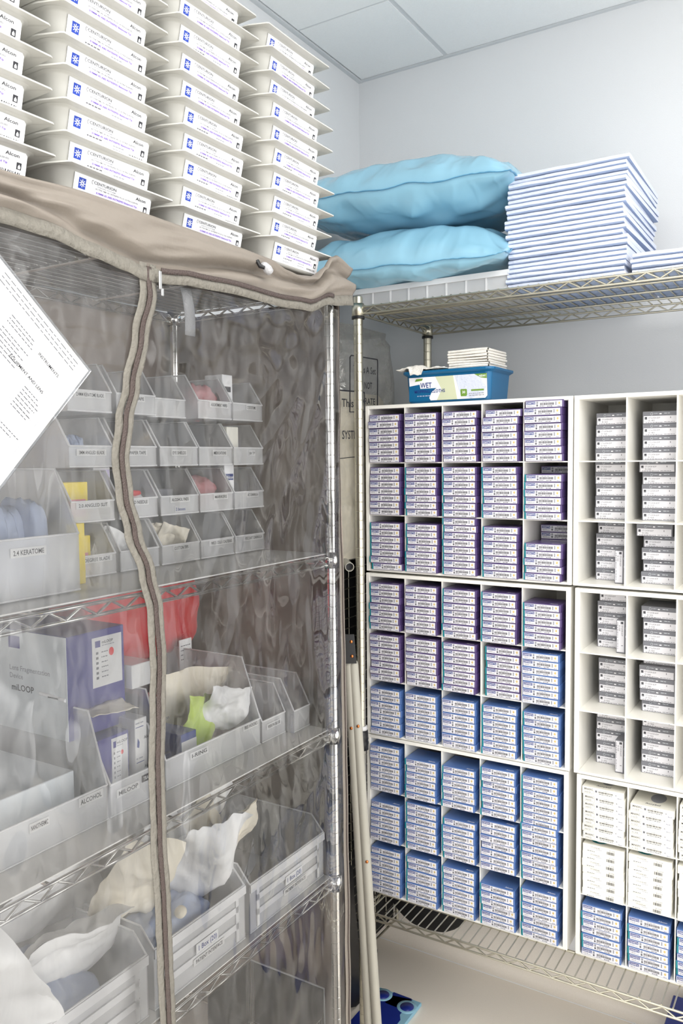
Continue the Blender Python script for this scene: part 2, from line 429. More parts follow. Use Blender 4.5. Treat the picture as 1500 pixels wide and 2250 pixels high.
# ================================================================== wire racks
def post_mesh(h, r, k, zb=0.03):
    b = MB(); prof = [(0.0005, zb), (r, zb)]
    z = zb + 0.03
    while z < h - 0.01:
        prof += [(r, z - 0.0013), (r * 0.95, z - 0.0005), (r * 0.95, z + 0.0005), (r, z + 0.0013)]; z += 0.0254
    prof += [(r, h - 0.002), (r * 0.8, h), (0.0005, h)]
    b.lathe(prof, k, 16, hard=True)
    return b
def wire_shelf(x0, x1, y0, y1, z, k, along='y', drop=0.0225, pitch=0.0254, zig=0.059, origin=(0, 0, 0), parent=None, sleeve=None):
    b = MB(); zl = z - drop; R = 0.0031; zt = z - 0.004
    for zz in (zt, zl):
        for y in (y0, y1): b.tube([(x0, y, zz), (x1, y, zz)], R, k, 7)
        for x in (x0, x1): b.tube([(x, y0, zz), (x, y1, zz)], R, k, 7)
    def zigzag(p0, p1):
        p0 = Vector(p0); p1 = Vector(p1); L = (p1 - p0).length - 0.04; n = max(2, int(round(L / zig)) * 2)
        d = (p1 - p0).normalized(); pts = []
        for i in range(n + 1):
            q = p0 + d * (0.02 + L * i / n); q.z = zl + 0.001 if i % 2 == 0 else zt - 0.001; pts.append(q)
        b.tube(pts, 0.0024, k, 6)
    for y in (y0, y1): zigzag((x0, y, z), (x1, y, z))
    for x in (x0, x1): zigzag((x, y0, z), (x, y1, z))
    if along == 'y':      # cross wires run front to back (Y), stringers along X
        n = int((x1 - x0 - 0.03) / pitch)
        for i in range(n + 1):
            x = x0 + 0.02 + i * pitch
            b.tube([(x, y0, z - 0.0005), (x, y1, z - 0.0005)], 0.0019, k, 6)
        for j in range(1, 4): b.tube([(x0, y0 + (y1 - y0) * j / 4, zt - 0.003), (x1, y0 + (y1 - y0) * j / 4, zt - 0.003)], 0.0034, k, 7)
    else:
        n = int((x1 - x0 - 0.03) / pitch)
        for i in range(n + 1):
            x = x0 + 0.02 + i * pitch
            b.tube([(x, y0, z - 0.0005), (x, y1, z - 0.0005)], 0.0019, k, 6)
        for j in range(1, 5): b.tube([(x0, y0 + (y1 - y0) * j / 5, zt - 0.003), (x1, y0 + (y1 - y0) * j / 5, zt - 0.003)], 0.0034, k, 7)
    for x in (x0, x1):
        for y in (y0, y1):
            b.lathe([(0.0145, zl - 0.006), (0.0175, zl - 0.006), (0.0165, z + 0.006), (0.0138, z + 0.006), (0.0138, zl - 0.006)], k, 16, (x, y, 0))
    o = b.build('wire_shelf', parent, origin)
    if sleeve:
        b = MB()
        for x in (x0, x1):
            for y in (y0, y1):
                b.lathe([(0.0135, zl - 0.013), (0.0178, zl - 0.013), (0.0178, zl - 0.006), (0.0135, zl - 0.006)], 'black', 16, (x, y, 0))
        so = b.build('sleeve', o, origin)
    return o
# ---- back rack
BX0, BX1, BY0, BY1 = 0.304, 2.10, -0.538, -0.102
BZT, BZB = 2.119, 0.419
rack = empty('wire_shelving_rack', (BX0, BY0, 0), 'brassy zinc wire shelving rack along the back wall holding the white cubby towers', 'shelving rack')
pm = None
for x in (BX0, BX1):
    for y in (BY0, BY1):
        if pm is None:
            o = post_mesh(2.145, 0.0127, 'brass').build('post', rack, loc=(0, 0, 0)); pm = o.data
            po = o
        elif y == BY0:
            o = bpy.data.objects.new('post', pm); COL.objects.link(o); o.parent = rack; o.location = (x - BX0, y - BY0, 0)
        else:      # the rear posts are fixed to the wall and stop under the bottom shelf
            o = post_mesh(2.145, 0.0127, 'brass', 0.385).build('post', rack, loc=(x - BX0, y - BY0, 0)); continue
        b = MB(); b.lathe([(0.0005, 0), (0.018, 0), (0.018, 0.01), (0.008, 0.016), (0.008, 0.034), (0.0005, 0.034)], 'black', 14); b.build('foot', o)
b = MB()
b.lathe([(0.0132, 0.885), (0.0195, 0.885), (0.02, 0.905), (0.018, 0.911), (0.0195, 0.915), (0.018, 0.94), (0.0132, 0.94)], 'black', 18)
b.lathe([(0.0132, 0.94), (0.0165, 0.941), (0.016, 0.952), (0.0132, 0.953)], 'paper', 18)
o = b.build('spare_sleeve', po); o['label'] = 'black plastic sleeve clipped low on the front post'
wire_shelf(BX0, BX1, BY0, BY1, BZT, 'brass', 'y', origin=(BX0, BY0, 0), parent=rack, sleeve=True)
wire_shelf(BX0, BX1, BY0, BY1, BZB, 'brass', 'y', origin=(BX0, BY0, 0), parent=rack, sleeve=True)
# ---- left rack
LX0, LX1, LY0, LY1 = 0.05, 0.495, -2.25, -0.988
SH = [2.058, 1.494, 1.104, 0.768, 0.34]
lrack = empty('wire_shelving_rack', (LX1, LY1, 0), 'chrome wire shelving rack under the clear front cover along the left wall', 'shelving rack')
pm = None
for x in (LX1, LX0):
    for y in (LY1, LY0):
        if pm is None:
            o = post_mesh(2.066, 0.0115, 'chrome').build('post', lrack, loc=(0, 0, 0)); pm = o.data
        else:
            o = bpy.data.objects.new('post', pm); COL.objects.link(o); o.parent = lrack; o.location = (x - LX1, y - LY1, 0)
for i, z in enumerate(SH):
    o = wire_shelf(LX0, LX1, LY0, LY1, z, 'chrome', 'x' if i == 0 else 'x', origin=(LX1, LY1, 0), parent=lrack)
    if i > 0:
        b = MB(); b.box(LX0 + 0.01, LX1 - 0.004, LY0 + 0.02, LY1 - 0.012, z + 0.0018, z + 0.004, 'liner'); b.build('shelf_liner', o, (LX1, LY1, 0))

# ================================================================== cubby towers
OW, OD, OH = 0.595, 0.30, 0.4745
OY = -0.4475
ROWH = [0.152, 0.146, 0.1545]          # clear heights from the top
TP, BP, ST, SD = 0.010, 0.0065, 0.0028, 0.012
CW = (OW - 2 * SD) / 5
def make_organizer():
    t = empty('cubby_organizer', (0, 0, 0), '', 'organizer', 'white cubby organizers')
    for x in (0, OW - SD):
        b = MB(); b.box(x, x + SD, 0, OD, 0, OH, 'lam', 0.001); b.build('side_panel', t)
    b = MB(); b.box(SD, OW - SD, 0.0, OD, OH - TP, OH, 'lam', 0.0008); b.build('top_panel', t)
    b = MB(); b.box(SD, OW - SD, 0.0, OD, 0.0, BP, 'lam', 0.0008); b.build('bottom_panel', t)
    b = MB(); b.box(SD, OW - SD, OD - 0.004, OD, BP, OH - TP, 'lam'); b.build('back_panel', t)
    z = OH - TP
    for h in ROWH[:2]:
        z -= h
        b = MB(); b.box(SD, OW - SD, 0.002, OD - 0.004, z - ST, z, 'lam'); b.build('shelf', t); z -= ST
    for i in range(1, 5):
        x = SD + CW * i
        b = MB(); b.box(x - 0.0015, x + 0.0015, 0.001, OD - 0.004, BP, OH - TP, 'lam'); b.build('divider', t)
    return t
OZ = [1.3925, 0.909, 0.4245]            # base heights, top unit first
OX = [[0.272, 0.270, 0.268], [0.870, 0.876, 0.884]]
org0 = make_organizer()
names = [['topmost white cubby organizer of the left tower holding purple cartons', 'middle white cubby organizer of the left tower', 'lowest white cubby organizer of the left tower, all blue cartons'],
         ['topmost white cubby organizer of the right tower holding grey cartons', 'middle white cubby organizer of the right tower holding grey cartons', 'lowest white cubby organizer of the right tower with ivory and blue cartons']]
OZ = [0.4225 + 2 * (OH + 0.004), 0.4225 + OH + 0.002, 0.4225]
for t in (0, 1):
    for u in (0, 1, 2):
        loc = (OX[t][u], OY, OZ[u])
        if t == 0 and u == 0: org0.location = loc; org0['label'] = names[0][0]
        else: dup(org0, loc, names[t][u])
def cell(t, u, r, c):
    """left, front, floor of a cell in world space"""
    z = OZ[u] + OH - TP
    for i in range(r + 1):
        z -= ROWH[i]
        if i < r: z -= ST
    return OX[t][u] + SD + CW * c + 0.0015, OY, z

# ------------------------------------------------------------------ cartons
CWID, CDEP, CHGT = 0.0985, 0.086, 0.01925
def front_frame(): return Frame((-CWID / 2, 0, 0), (1, 0, 0), (0, 0, 1))
def lens_body(k, teal):
    b = MB(); b.box(-CWID / 2, CWID / 2, 0, CDEP, 0, CHGT, k, 0.0007)
    fr = Frame((-CWID / 2, 0, CHGT), (1, 0, 0), (0, 1, 0))
    b.text(fr, 'Alcon', CWID - 0.03, 0.006, 0.009, 'white', 1)
    b.box(-CWID / 2 + 0.003, CWID / 2 - 0.02, 0.03, CDEP - 0.004, CHGT - 0.0001, CHGT + 0.0001, k)
    if teal: b.box(-CWID / 2 - 0.0003, -CWID / 2 + 0.0035, -0.0003, CDEP * 0.6, 0.0004, CHGT - 0.0008, 'teal')
    return b
def lens_label(code, power, teal):
    b = MB(); fr = front_frame(); x0 = 0.0044 if teal else 0.0016; x1 = CWID - 0.004
    b.rect(fr, x0, 0.0010, x1, CHGT - 0.0024, 'labelw', 1)
    b.rect(fr, x0 + 0.0012, 0.0090, x0 + 0.0245, 0.0159, 'navy', 2)
    b.text(fr, code, x0 + 0.0022, 0.0103, 0.0057, 'white', 3, width=0.0212)
    b.text(fr, power, x0 + 0.0025, 0.0035, 0.0052, 'faint', 2, width=0.0125)
    b.dashes(fr, x0 + 0.016, x0 + 0.023, 0.0035, 0.0012, 'grey', 2, 3, 0.002)
    b.rect(fr, x0 + 0.0275, 0.0035, x0 + 0.0315, 0.0085, 'faint', 2); b.rect(fr, x0 + 0.0272, 0.0098, x0 + 0.0318, 0.0158, 'grey', 2)
    r = random.Random(11); x = 0.0385
    while x < 0.0735:
        w_ = r.uniform(0.0004, 0.0013); b.rect(fr, x, 0.0062, x + w_, 0.0122, 'ink', 2); x += w_ + r.uniform(0.0004, 0.0009)
    b.dashes(fr, 0.044, 0.066, 0.0136, 0.0014, 'grey', 2, 5, 0.004)
    b.dashes(fr, 0.0375, 0.05, 0.0032, 0.0014, 'faint', 2, 6, 0.003); b.dashes(fr, 0.057, 0.072, 0.0024, 0.0018, 'faint', 2, 7, 0.0035)
    b.rect(fr, 0.0775, 0.0055, 0.0805, 0.0145, 'grey', 2)
    cx, cz = 0.0875, 0.0104
    for i in range(6):
        a = 2 * PI * i / 6; q = a + 0.8
        b.poly(fr, [(cx, cz), (cx + 0.0034 * math.cos(a), cz + 0.0042 * math.sin(a)), (cx + 0.0022 * math.cos(q), cz + 0.0028 * math.sin(q))], 'gold', 2)
    b.text(fr, 'Alcon', 0.0835, 0.002, 0.0034, 'navy', 2)
    return b
bodies = {}
labels_m = {}
protos = {}
def lens_carton(kind, code, power, teal, loc, rz, label, group):
    kb = (kind, teal)
    if kb not in bodies: bodies[kb] = lens_body(kind, teal).mesh('lens_carton')
    kl = (code, power, teal)
    if kl not in labels_m: labels_m[kl] = lens_label(code, power, teal).mesh('printed_label')
    o = bpy.data.objects.new(kind + '_lens_carton', bodies[kb]); COL.objects.link(o); o.location = loc; o.rotation_euler = (0, 0, rz)
    tag(o, label, 'carton', group)
    l = bpy.data.objects.new('printed_label', labels_m[kl]); COL.objects.link(l); l.parent = o
    return o
# left tower: rows 1..9, five columns: (count, colour, code, teal, first power)
P_, B_ = 'purple', 'blue'
TOW = [
    [(7, P_, 'CNWTT0', 0, 14.0), (7, P_, 'CNWTT0', 0, 16.0), (7, P_, 'CNWTT0', 0, 17.5), (7, P_, 'CNWTT0', 0, 20.5), (8, P_, 'CNWTT0', 0, 23.0)],
    [(7, P_, 'CNWTT0', 0, 27.0), (7, P_, 'CNWTT3', 1, 13.5), (7, P_, 'CNWTT3', 1, 17.0), (7, P_, 'CNWTT3', 1, 20.5), (6, P_, 'CNWTT3', 1, 24.0)],
    [(7, P_, 'CNWTT4', 1, 13.0), (7, P_, 'CNWTT4', 1, 17.0), (8, P_, 'CNWTT4', 1, 20.5), (7, P_, 'CNWTT4', 1, 24.0), (5, P_, 'CNWTT4', 1, 27.5)],
    [(7, P_, 'CNWTT5', 1, 13.0), (7, P_, 'CNWTT5', 0, 17.0), (7, P_, 'CNWTT5', 1, 20.5), (7, P_, 'CNWTT5', 1, 24.5), (6, P_, 'CNWTT5', 1, 27.5)],
    [(7, P_, 'CNWTT6', 0, 13.5), (7, P_, 'CNWTT6', 0, 17.5), (7, P_, 'CNWTT6', 1, 20.5), (7, P_, 'CNWTT6', 1, 24.5), (7, B_, 'CNW0ET', 0, 13.5)],
    [(7, B_, 'CNW0ET', 0, 17.0), (7, B_, 'CNW0ET', 0, 20.0), (7, B_, 'CNW0ET', 0, 26.5), (7, B_, 'CNWET3', 1, 13.5), (7, B_, 'CNWET3', 1, 17.0)],
    [(7, B_, 'CNWET3', 0, 20.5), (6, B_, 'CNWET3', 1, 24.5), (6, B_, 'CNWET3', 1, 27.5), (7, B_, 'CNWET4', 1, 13.5), (7, B_, 'CNWET4', 1, 17.5)],
    [(6, B_, 'CNWET4', 0, 20.5), (7, B_, 'CNWET4', 1, 24.5), (6, B_, 'CNWET4', 1, 27.5), (7, B_, 'CNWET5', 0, 14.0), (8, B_, 'CNWET5', 1, 17.0)],
    [(7, B_, 'CNWET5', 0, 20.0), (7, B_, 'CNWET5', 1, 24.5), (7, B_, 'CNWET5', 1, 28.0), (6, B_, 'CNWET6', 1, 13.5), (7, B_, 'CNWET6', 1, 16.5)],
]
rc = random.Random(21)
for R in range(9):
    for c in range(5):
        n, kind, code, teal, pw = TOW[R][c]
        x, y, z = cell(0, R // 3, R % 3, c)
        base = rc.uniform(-0.001, 0.0015); back = 0.0
        if R == 4 and c == 3: base = 0.008; back = 0.012
        for i in range(n):
            dx = base + rc.uniform(-0.0016, 0.0022)
            if R == 2 and c == 0 and i == 0: dx = 0.007
            if R == 0 and c == 3 and i == n - 1: dx = 0.008
            if R == 4 and c == 0 and i >= n - 2: dx = -0.002
            dx = max(-0.0012, dx)
            lens_carton(kind, code, '+%.1f D' % (pw + 0.5 * (i // 4)), teal, (x + CWID / 2 + 0.002 + dx, y - 0.006 + back + rc.uniform(-0.003, 0.003), z + 0.00012 + i * (CHGT + 0.00008)), rc.uniform(-0.025, 0.025),
                        '%s lens carton %s from bottom of column %s row %s in left cubby tower' % (kind, ORD[i + 1], NUM[c + 1], NUM[R + 1]), 'lens cartons in the left cubby tower')
# cartons pushed to the back of half empty cells of column five
for R, code, n in ((1, 'CNWTT3', 7), (2, 'CNWTT4', 7)):
    x, y, z = cell(0, 0, R, 4)
    for i in range(n):
        lens_carton('purple', code, '+25.0 D', 0, (x + CWID / 2 + 0.008, y + 0.115, z + 0.0001 + i * (CHGT + 0.0001)), 0,
                    'purple lens carton %s up at the back of column five row %s of left tower' % (ORD[i + 1], NUM[R + 1]), 'lens cartons at the back of cells')
# right tower, lowest organizer, bottom row
for c in range(3):
    x, y, z = cell(1, 2, 2, c)
    for i in range(7):
        lens_carton('blue', 'CNWET6', '+%.1f D' % ([13.5, 18.5, 21.0][c] + 0.5 * (i // 3)), 1 if i % 3 else 0, (x + CWID / 2 + 0.002 + rc.uniform(0, 0.003), y - 0.004 + rc.uniform(-0.003, 0.003), z + 0.0001 + i * (CHGT + 0.0001)), rc.uniform(-0.02, 0.02),
                    'blue lens carton %s from bottom in bottom row column %s of right cubby tower' % (ORD[i + 1], NUM[c + 1]), 'blue lens cartons in the right cubby tower')
# ivory cartons
IW, ID = 0.102, 0.10
def ivory_body(kind):
    b = MB(); b.box(-IW / 2, IW / 2, 0, ID, 0, CHGT, 'cwhite', 0.0007)
    fr = Frame((-IW / 2, 0, CHGT), (1, 0, 0), (0, 1, 0))
    if kind == 'a':
        pts = [(0.055 + 0.018 * math.cos(2 * PI * i / 20), 0.062 + 0.03 * math.sin(2 * PI * i / 20)) for i in range(20)]
        b.poly(fr, pts, 'grey', 1); b.text(fr, 'AcrySof', 0.032, 0.014, 0.011, 'faint', 2)
    else:
        pts = [(0.035 + 0.024 * math.cos(2 * PI * i / 20), 0.04 + 0.026 * math.sin(2 * PI * i / 20)) for i in range(20)]
        b.poly(fr, pts, 'teal', 1)
        b.poly(fr, [(0.037 + 0.01 * math.cos(2 * PI * i / 12), 0.03 + 0.01 * math.sin(2 * PI * i / 12)) for i in range(12)], 'white', 2)
    return b.mesh('lens_carton')
def ivory_label(kind, pw):
    b = MB(); fr = Frame((-IW / 2, 0, 0), (1, 0, 0), (0, 0, 1))
    if kind == 'a':
        b.text(fr, 'MA60AC', 0.0055, 0.0118, 0.0064, 'ink', 1, width=0.0215)
        for (x0, y0, x1, y1) in ((0.0045, 0.0025, 0.029, 0.0029), (0.0045, 0.0108, 0.029, 0.0111), (0.0287, 0.0025, 0.029, 0.0178), (0.0045, 0.0025, 0.0048, 0.0178)): b.rect(fr, x0, y0, x1, y1, 'faint', 1)
        b.text(fr, pw, 0.006, 0.0042, 0.0056, 'faint', 1, width=0.015)
        b.rect(fr, 0.0325, 0.0085, 0.0375, 0.014, 'grey', 1); b.text(fr, 'B', 0.0337, 0.0095, 0.005, 'ink', 2)
        r = random.Random(5); x = 0.041
        while x < 0.076:
            w_ = r.uniform(0.0004, 0.0013); b.rect(fr, x, 0.0085, x + w_, 0.0125, 'ink', 1); x += w_ + r.uniform(0.0004, 0.0009)
        b.dashes(fr, 0.042, 0.074, 0.0052, 0.0014, 'faint', 1, 2, 0.003); b.dashes(fr, 0.052, 0.064, 0.0145, 0.001, 'grey', 1, 8, 0.003)
        b.poly(fr, [(0.081, 0.009), (0.0855, 0.009), (0.0833, 0.0125)], 'grey', 1); b.text(fr, 'Alcon', 0.087, 0.0025, 0.0042, 'navy', 1)
    else:
        b.text(fr, 'CT LUCIA 602', 0.02, 0.012, 0.0042, 'faint', 1, width=0.023); b.dashes(fr, 0.034, 0.048, 0.0085, 0.0012, 'grey', 1, 4, 0.003)
        b.dashes(fr, 0.012, 0.03, 0.0022, 0.0016, 'faint', 1, 9, 0.004); b.text(fr, 'D: +' + pw, 0.066, 0.0125, 0.0042, 'faint', 1)
        r = random.Random(9); x = 0.06
        while x < 0.079:
            w_ = r.uniform(0.0004, 0.0016); b.rect(fr, x, 0.0035, x + w_, 0.0108, 'ink', 1); x += w_ + r.uniform(0.0004, 0.001)
    return b.mesh('printed_text')
for kind, row, pws in (('a', 0, ['+6.0 D', '+11.0 D', '+16.0 D']), ('b', 1, ['7.0', '13.0', '18.0'])):
    bm = ivory_body(kind)
    for c in range(3):
        lm = ivory_label(kind, pws[c]); x, y, z = cell(1, 2, row, c)
        n = 7 if not (kind == 'a' and c == 1) else 6
        for i in range(n):
            o = bpy.data.objects.new('ivory_lens_carton', bm); COL.objects.link(o)
            o.location = (x + IW / 2 + 0.0015 + rc.uniform(0, 0.004), y - 0.004 + rc.uniform(-0.003, 0.003), z + 0.0001 + i * (CHGT + 0.0001)); o.rotation_euler = (0, 0, rc.uniform(-0.02, 0.02))
            tag(o, 'ivory lens carton %s from bottom of column %s in %s row of lowest right organizer' % (ORD[i + 1], NUM[c + 1], 'top' if row == 0 else 'middle'), 'carton', 'ivory lens cartons in the right cubby tower')
            l = bpy.data.objects.new('printed_text', lm); COL.objects.link(l); l.parent = o
# grey cartons
GW, GD, GH = 0.0845, 0.10, 0.0298
def grey_body(GD=GD):
    b = MB(); b.box(-GW / 2, GW / 2, 0, GD, 0, GH, 'cgrey', 0.0007)
    fr = Frame((-GW / 2, 0, 0), (1, 0, 0), (0, 0, 1))
    b.tube([fr.p(0.021 + 0.0025 * math.cos(a), 0.0235 + 0.0034 * math.sin(a), 0) for a in [2 * PI * i / 12 for i in range(12)]], 0.0003, 'pgrey', 4, closed=True)
    b.dashes(fr, 0.026, 0.036, 0.024, 0.0009, 'pgrey', 1, 1, 0.003); b.rect(fr, 0.039, 0.0222, 0.044, 0.0246, 'white', 1); b.dashes(fr, 0.05, 0.063, 0.0238, 0.0012, 'pgrey', 1, 2, 0.004)
    return b.mesh('lens_carton')
def grey_label(pw):
    b = MB(); fr = Frame((-GW / 2, 0, 0), (1, 0, 0), (0, 0, 1))
    b.rect(fr, 0.0025, 0.0012, GW - 0.003, 0.0186, 'labelw', 1)
    b.rect(fr, 0.0048, 0.0128, 0.0105, 0.0162, 'ink', 2); b.rect(fr, 0.0048, 0.0102, 0.0105, 0.0122, 'ink', 2); b.rect(fr, 0.0048, 0.0122, 0.0105, 0.0128, 'grey', 2)
    b.text(fr, 'CT LUCIA 621P', 0.0135, 0.0122, 0.0048, 'faint', 2, width=0.027); b.text(fr, 'D: ' + pw, 0.014, 0.006, 0.0046, 'ink', 2, width=0.014)
    b.dashes(fr, 0.007, 0.046, 0.0024, 0.0011, 'ink', 2, 3, 0.004); b.dashes(fr, 0.05, 0.076, 0.003, 0.001, 'faint', 2, 6, 0.004)
    b.rect(fr, 0.064, 0.012, 0.0655, 0.016, 'faint', 2)
    return b.mesh('printed_label')
gb = grey_body(); gbs = grey_body(0.046)
GREY = {  # (unit,row,col): list of (dx, dy) from the bottom carton up
    (0, 0, 0): [(0, 0), (0, 0), (0.0015, 0), (0.004, 0)], (0, 0, 1): [(0, 0), (0.001, 0), (0.0005, 0), (0, 0)],
    (0, 1, 0): [(0, 0), (0.003, 0), (0.005, 0), (0.001, 0), (0, 0)], (0, 1, 1): [(0.003, 0), (0.003, 0), (0.000, 0), (0.003, 0), (-0.006, -0.004)],
    (0, 2, 0): [(0, 0), (0, 0), (0, 0), (0.001, 0), (0.006, 0.01)], (0, 2, 1): [(0.002, 0), (0.012, 0.01), (0.004, 0), (0.012, 0.012), (-0.009, -0.012)],
    (1, 0, 0): [(0, 0), (0, 0), (0, 0), (0, 0), (0.009, 0.004)], (1, 0, 1): [(0.004, 0), (0.003, 0), (0.003, 0), (-0.002, -0.006)],
    (1, 1, 0): [(0.014, 0.02), (0.012, 0.02), (0.010, 0.018), (0.007, 0.016)], (1, 1, 1): [(0.0, 0.004), (-0.003, -0.006), (-0.004, -0.008), (-0.005, -0.008), (0.002, 0.01)],
    (1, 2, 0): [(0, 0.0), (0, 0), (-0.001, 0), (0, 0), (0, 0.002)], (1, 2, 1): [(0.003, 0), (0.003, 0), (0.004, 0), (0.004, 0), (0.004, 0.002)],
}
for (u, r, c), lst in GREY.items():
    x, y, z = cell(1, u, r, c)
    for i, (dx, dy) in enumerate(lst):
        pw = '+%.1f' % (5.0 + (u * 3 + r) * 5 + c * 2 + 0.5 * i)
        o = bpy.data.objects.new('grey_lens_carton', gb); COL.objects.link(o)
        o.location = (x + 0.0215 + GW / 2 + (dx if dx < 0 else min(dx * 0.45, 0.0035)), y + (0.084 if (u, r, c) in ((0, 2, 0), (1, 0, 0), (1, 2, 0)) else 0.07) + dy, z + 0.0001 + i * (GH + 0.0001)); o.rotation_euler = (0, 0, rc.uniform(-0.012, 0.012))
        tag(o, 'grey lens carton %s from bottom of column %s row %s in right cubby tower' % (ORD[i + 1], NUM[c + 1], NUM[u * 3 + r + 1]), 'carton', 'grey lens cartons in the right cubby tower')
        l = bpy.data.objects.new('printed_label', grey_label(pw)); COL.objects.link(l); l.parent = o
# grey cartons stood on end at the right of three cells
for (u, r, dy, nm) in ((0, 2, 0.035, 'third'), (1, 0, 0.035, 'fourth'), (1, 2, 0.036, 'sixth')):
    x, y, z = cell(1, u, r, 0)
    o = bpy.data.objects.new('grey_lens_carton', gbs); COL.objects.link(o); o.rotation_euler = (0, PI / 2, 0)
    o.location = (x + CW - 0.0035 - GH, y + dy, z + GW / 2 + 0.0002)
    tag(o, 'grey lens carton stood on end beside the stack in the %s row, right tower' % nm, 'carton', 'grey lens cartons stood on end')
    l = bpy.data.objects.new('printed_label', grey_label('+12.0')); COL.objects.link(l); l.parent = o

# ================================================================== trays stacked on the cover
def rrect(w_, d, r, n=5, left=0.0, rl=0.0):
    """rounded outline, front edge at x=0, going back to x=-d, centred in y"""
    pts = []
    for cx, cy_, a0, q in ((-r, w_ / 2 - r, 0, r), (-d + r, w_ / 2 - r, 90, r), (-d + r, -w_ / 2 - left + r, 180, r), (-r - rl, -w_ / 2 - left + r + rl, 270, r + rl)):
        for i in range(n + 1):
            a = math.radians(a0 + 90 * i / n); pts.append((cx + q * math.cos(a), cy_ + q * math.sin(a)))
    return pts
TD = 0.30
def make_tray():
    t = empty('surgical_pack_tray', (0, 0, 0), '', 'tray', 'surgical pack trays on the cover')
    b = MB(); rings = []
    for ins, z in ((0.016, 0.0), (0.0125, 0.0012), (0.011, 0.004), (0.003, 0.0375), (0.0005, 0.0395), (-0.004, 0.0405)):
        o = [(x * 1.0, y) for x, y in rrect(0.178 - 2 * ins, TD - 2 * ins, max(0.006, 0.016 - ins * 0.3), 5, 0.012, 0.012)]
        rings.append([(x - ins, y, z) for x, y in o])
    n = len(rings[0])
    b.grid(lambda u, v: rings[min(len(rings) - 1, round(v * (len(rings) - 1)))][int(round(u * n)) % n], n, len(rings) - 1, 'tray', True, True)
    b.add(rings[0], [tuple(range(n))[::-1]], 'tray')
    b.build('body', t)
    b = MB()
    out = [(0.016, -0.098), (0.015, 0.0), (0.0155, 0.106), (0.012, 0.1115), (-0.02, 0.112), (-TD - 0.012, 0.112), (-TD - 0.012, -0.1145), (-0.03, -0.1145), (-0.022, -0.113), (0.012, -0.101)]
    zt = [0.0405, 0.0398, 0.0402, 0.0412, 0.041, 0.0405, 0.0405, 0.0408, 0.0409, 0.0406]
    m = len(out)
    top = [(x, y, z + 0.0022) for (x, y), z in zip(out, zt)]; bot = [(x, y, z) for (x, y), z in zip(out, zt)]
    cen = (-TD / 2, 0, 0.0428); ceb = (-TD / 2, 0, 0.0405)
    fs = [(i, (i + 1) % m, m) for i in range(m)]
    b.add(top + [cen], fs, 'film')
    b.add(bot + [ceb], [f[::-1] for f in fs], 'film')
    b.add(top + bot, [(i, m + i, m + (i + 1) % m, (i + 1) % m) for i in range(m)], 'film')
    b.build('lid', t)
    b = MB()
    # the front wall leans: label follows it
    fr = Frame((-0.0106, -0.077, 0.0045), (0, 1, 0), (0.0085, 0, 0.0335), 0.00035)
    W, H = 0.154, 0.0335
    cs = [(0, 0), (W - 0.003, 0), (W, 0.003), (W, H - 0.003), (W - 0.003, H), (0, H)]
    b.poly(fr, cs, 'white', 1)
    b.rect(fr, 0.0085, 0.0135, 0.0215, 0.0285, 'cobalt', 2)
    for i in range(8):
        a = PI * i / 4
        c_, s_ = math.cos(a), math.sin(a); q = 0.0006
        ctr = (0.015, 0.021)
        b.poly(fr, [(ctr[0] + 0.0012 * c_ - q * s_, ctr[1] + 0.0012 * s_ + q * c_), (ctr[0] + 0.0012 * c_ + q * s_, ctr[1] + 0.0012 * s_ - q * c_), (ctr[0] + 0.0055 * c_ + q * s_, ctr[1] + 0.0055 * s_ - q * c_), (ctr[0] + 0.0055 * c_ - q * s_, ctr[1] + 0.0055 * s_ + q * c_)], 'white', 3)
    b.text(fr, 'CENTURION', 0.036, 0.0262, 0.0058, 'faint', 2, width=0.044)
    b.text(fr, 'VISION SYSTEM', 0.043, 0.0228, 0.0026, 'grey', 2, width=0.036)
    b.tube([fr.p(0.034 + 0.0016 * math.cos(a), 0.028 + 0.0026 * math.sin(a), 1) for a in [0.6 + 4.6 * i / 8 for i in range(9)]], 0.0004, 'faint', 4)
    b.text(fr, 'ACTIVE FMS W/ INTREPID PLUS ULTRA SLEEVES', 0.04, 0.0192, 0.003, 'faint', 2, width=0.087)
    b.rect(fr, 0.03, 0.0128, 0.134, 0.0178, 'lilac', 2)
    b.text(fr, '0.9MM 45 ABS INTREPID Balanced Tip', 0.042, 0.0139, 0.0034, 'violet', 3, width=0.083)
    b.dashes(fr, 0.034, 0.062, 0.0092, 0.0016, 'faint', 2, 3, 0.004); b.dashes(fr, 0.034, 0.054, 0.0038, 0.0014, 'grey', 2, 4, 0.004)
    b.dashes(fr, 0.084, 0.107, 0.009, 0.0014, 'grey', 2, 5, 0.003); b.dashes(fr, 0.084, 0.107, 0.0045, 0.0014, 'grey', 2, 6, 0.003)
    b.tube([fr.p(0.07 + 0.0035 * sx, 0.0068 + 0.0035 * sy, 1) for sx, sy in ((-1, -1), (1, -1), (1, 1), (-1, 1))], 0.0003, 'faint', 4, closed=True)
    b.text(fr, 'Alcon', 0.121, 0.0252, 0.0064, 'ink', 2, width=0.021)
    b.rect(fr, 0.139, 0.0105, 0.1465, 0.0195, 'ink', 2); b.poly(fr, [(0.1408, 0.0115), (0.1447, 0.0115), (0.1447, 0.0145), (0.1427, 0.0172), (0.1408, 0.0145)], 'white', 3)
    r = random.Random(4); x = 0.116
    while x < 0.147:
        w2 = r.uniform(0.0006, 0.0018); b.rect(fr, x, 0.0035, x + w2, 0.0068, 'ink', 2); x += w2 + r.uniform(0.001, 0.0026)
    b.build('printed_label', t)
    return t
tray0 = make_tray()
rt = random.Random(3)
COLN = {'A': 'leftmost column', 'B': 'second column', 'C': 'third column', 'D': 'rightmost column'}
first = True
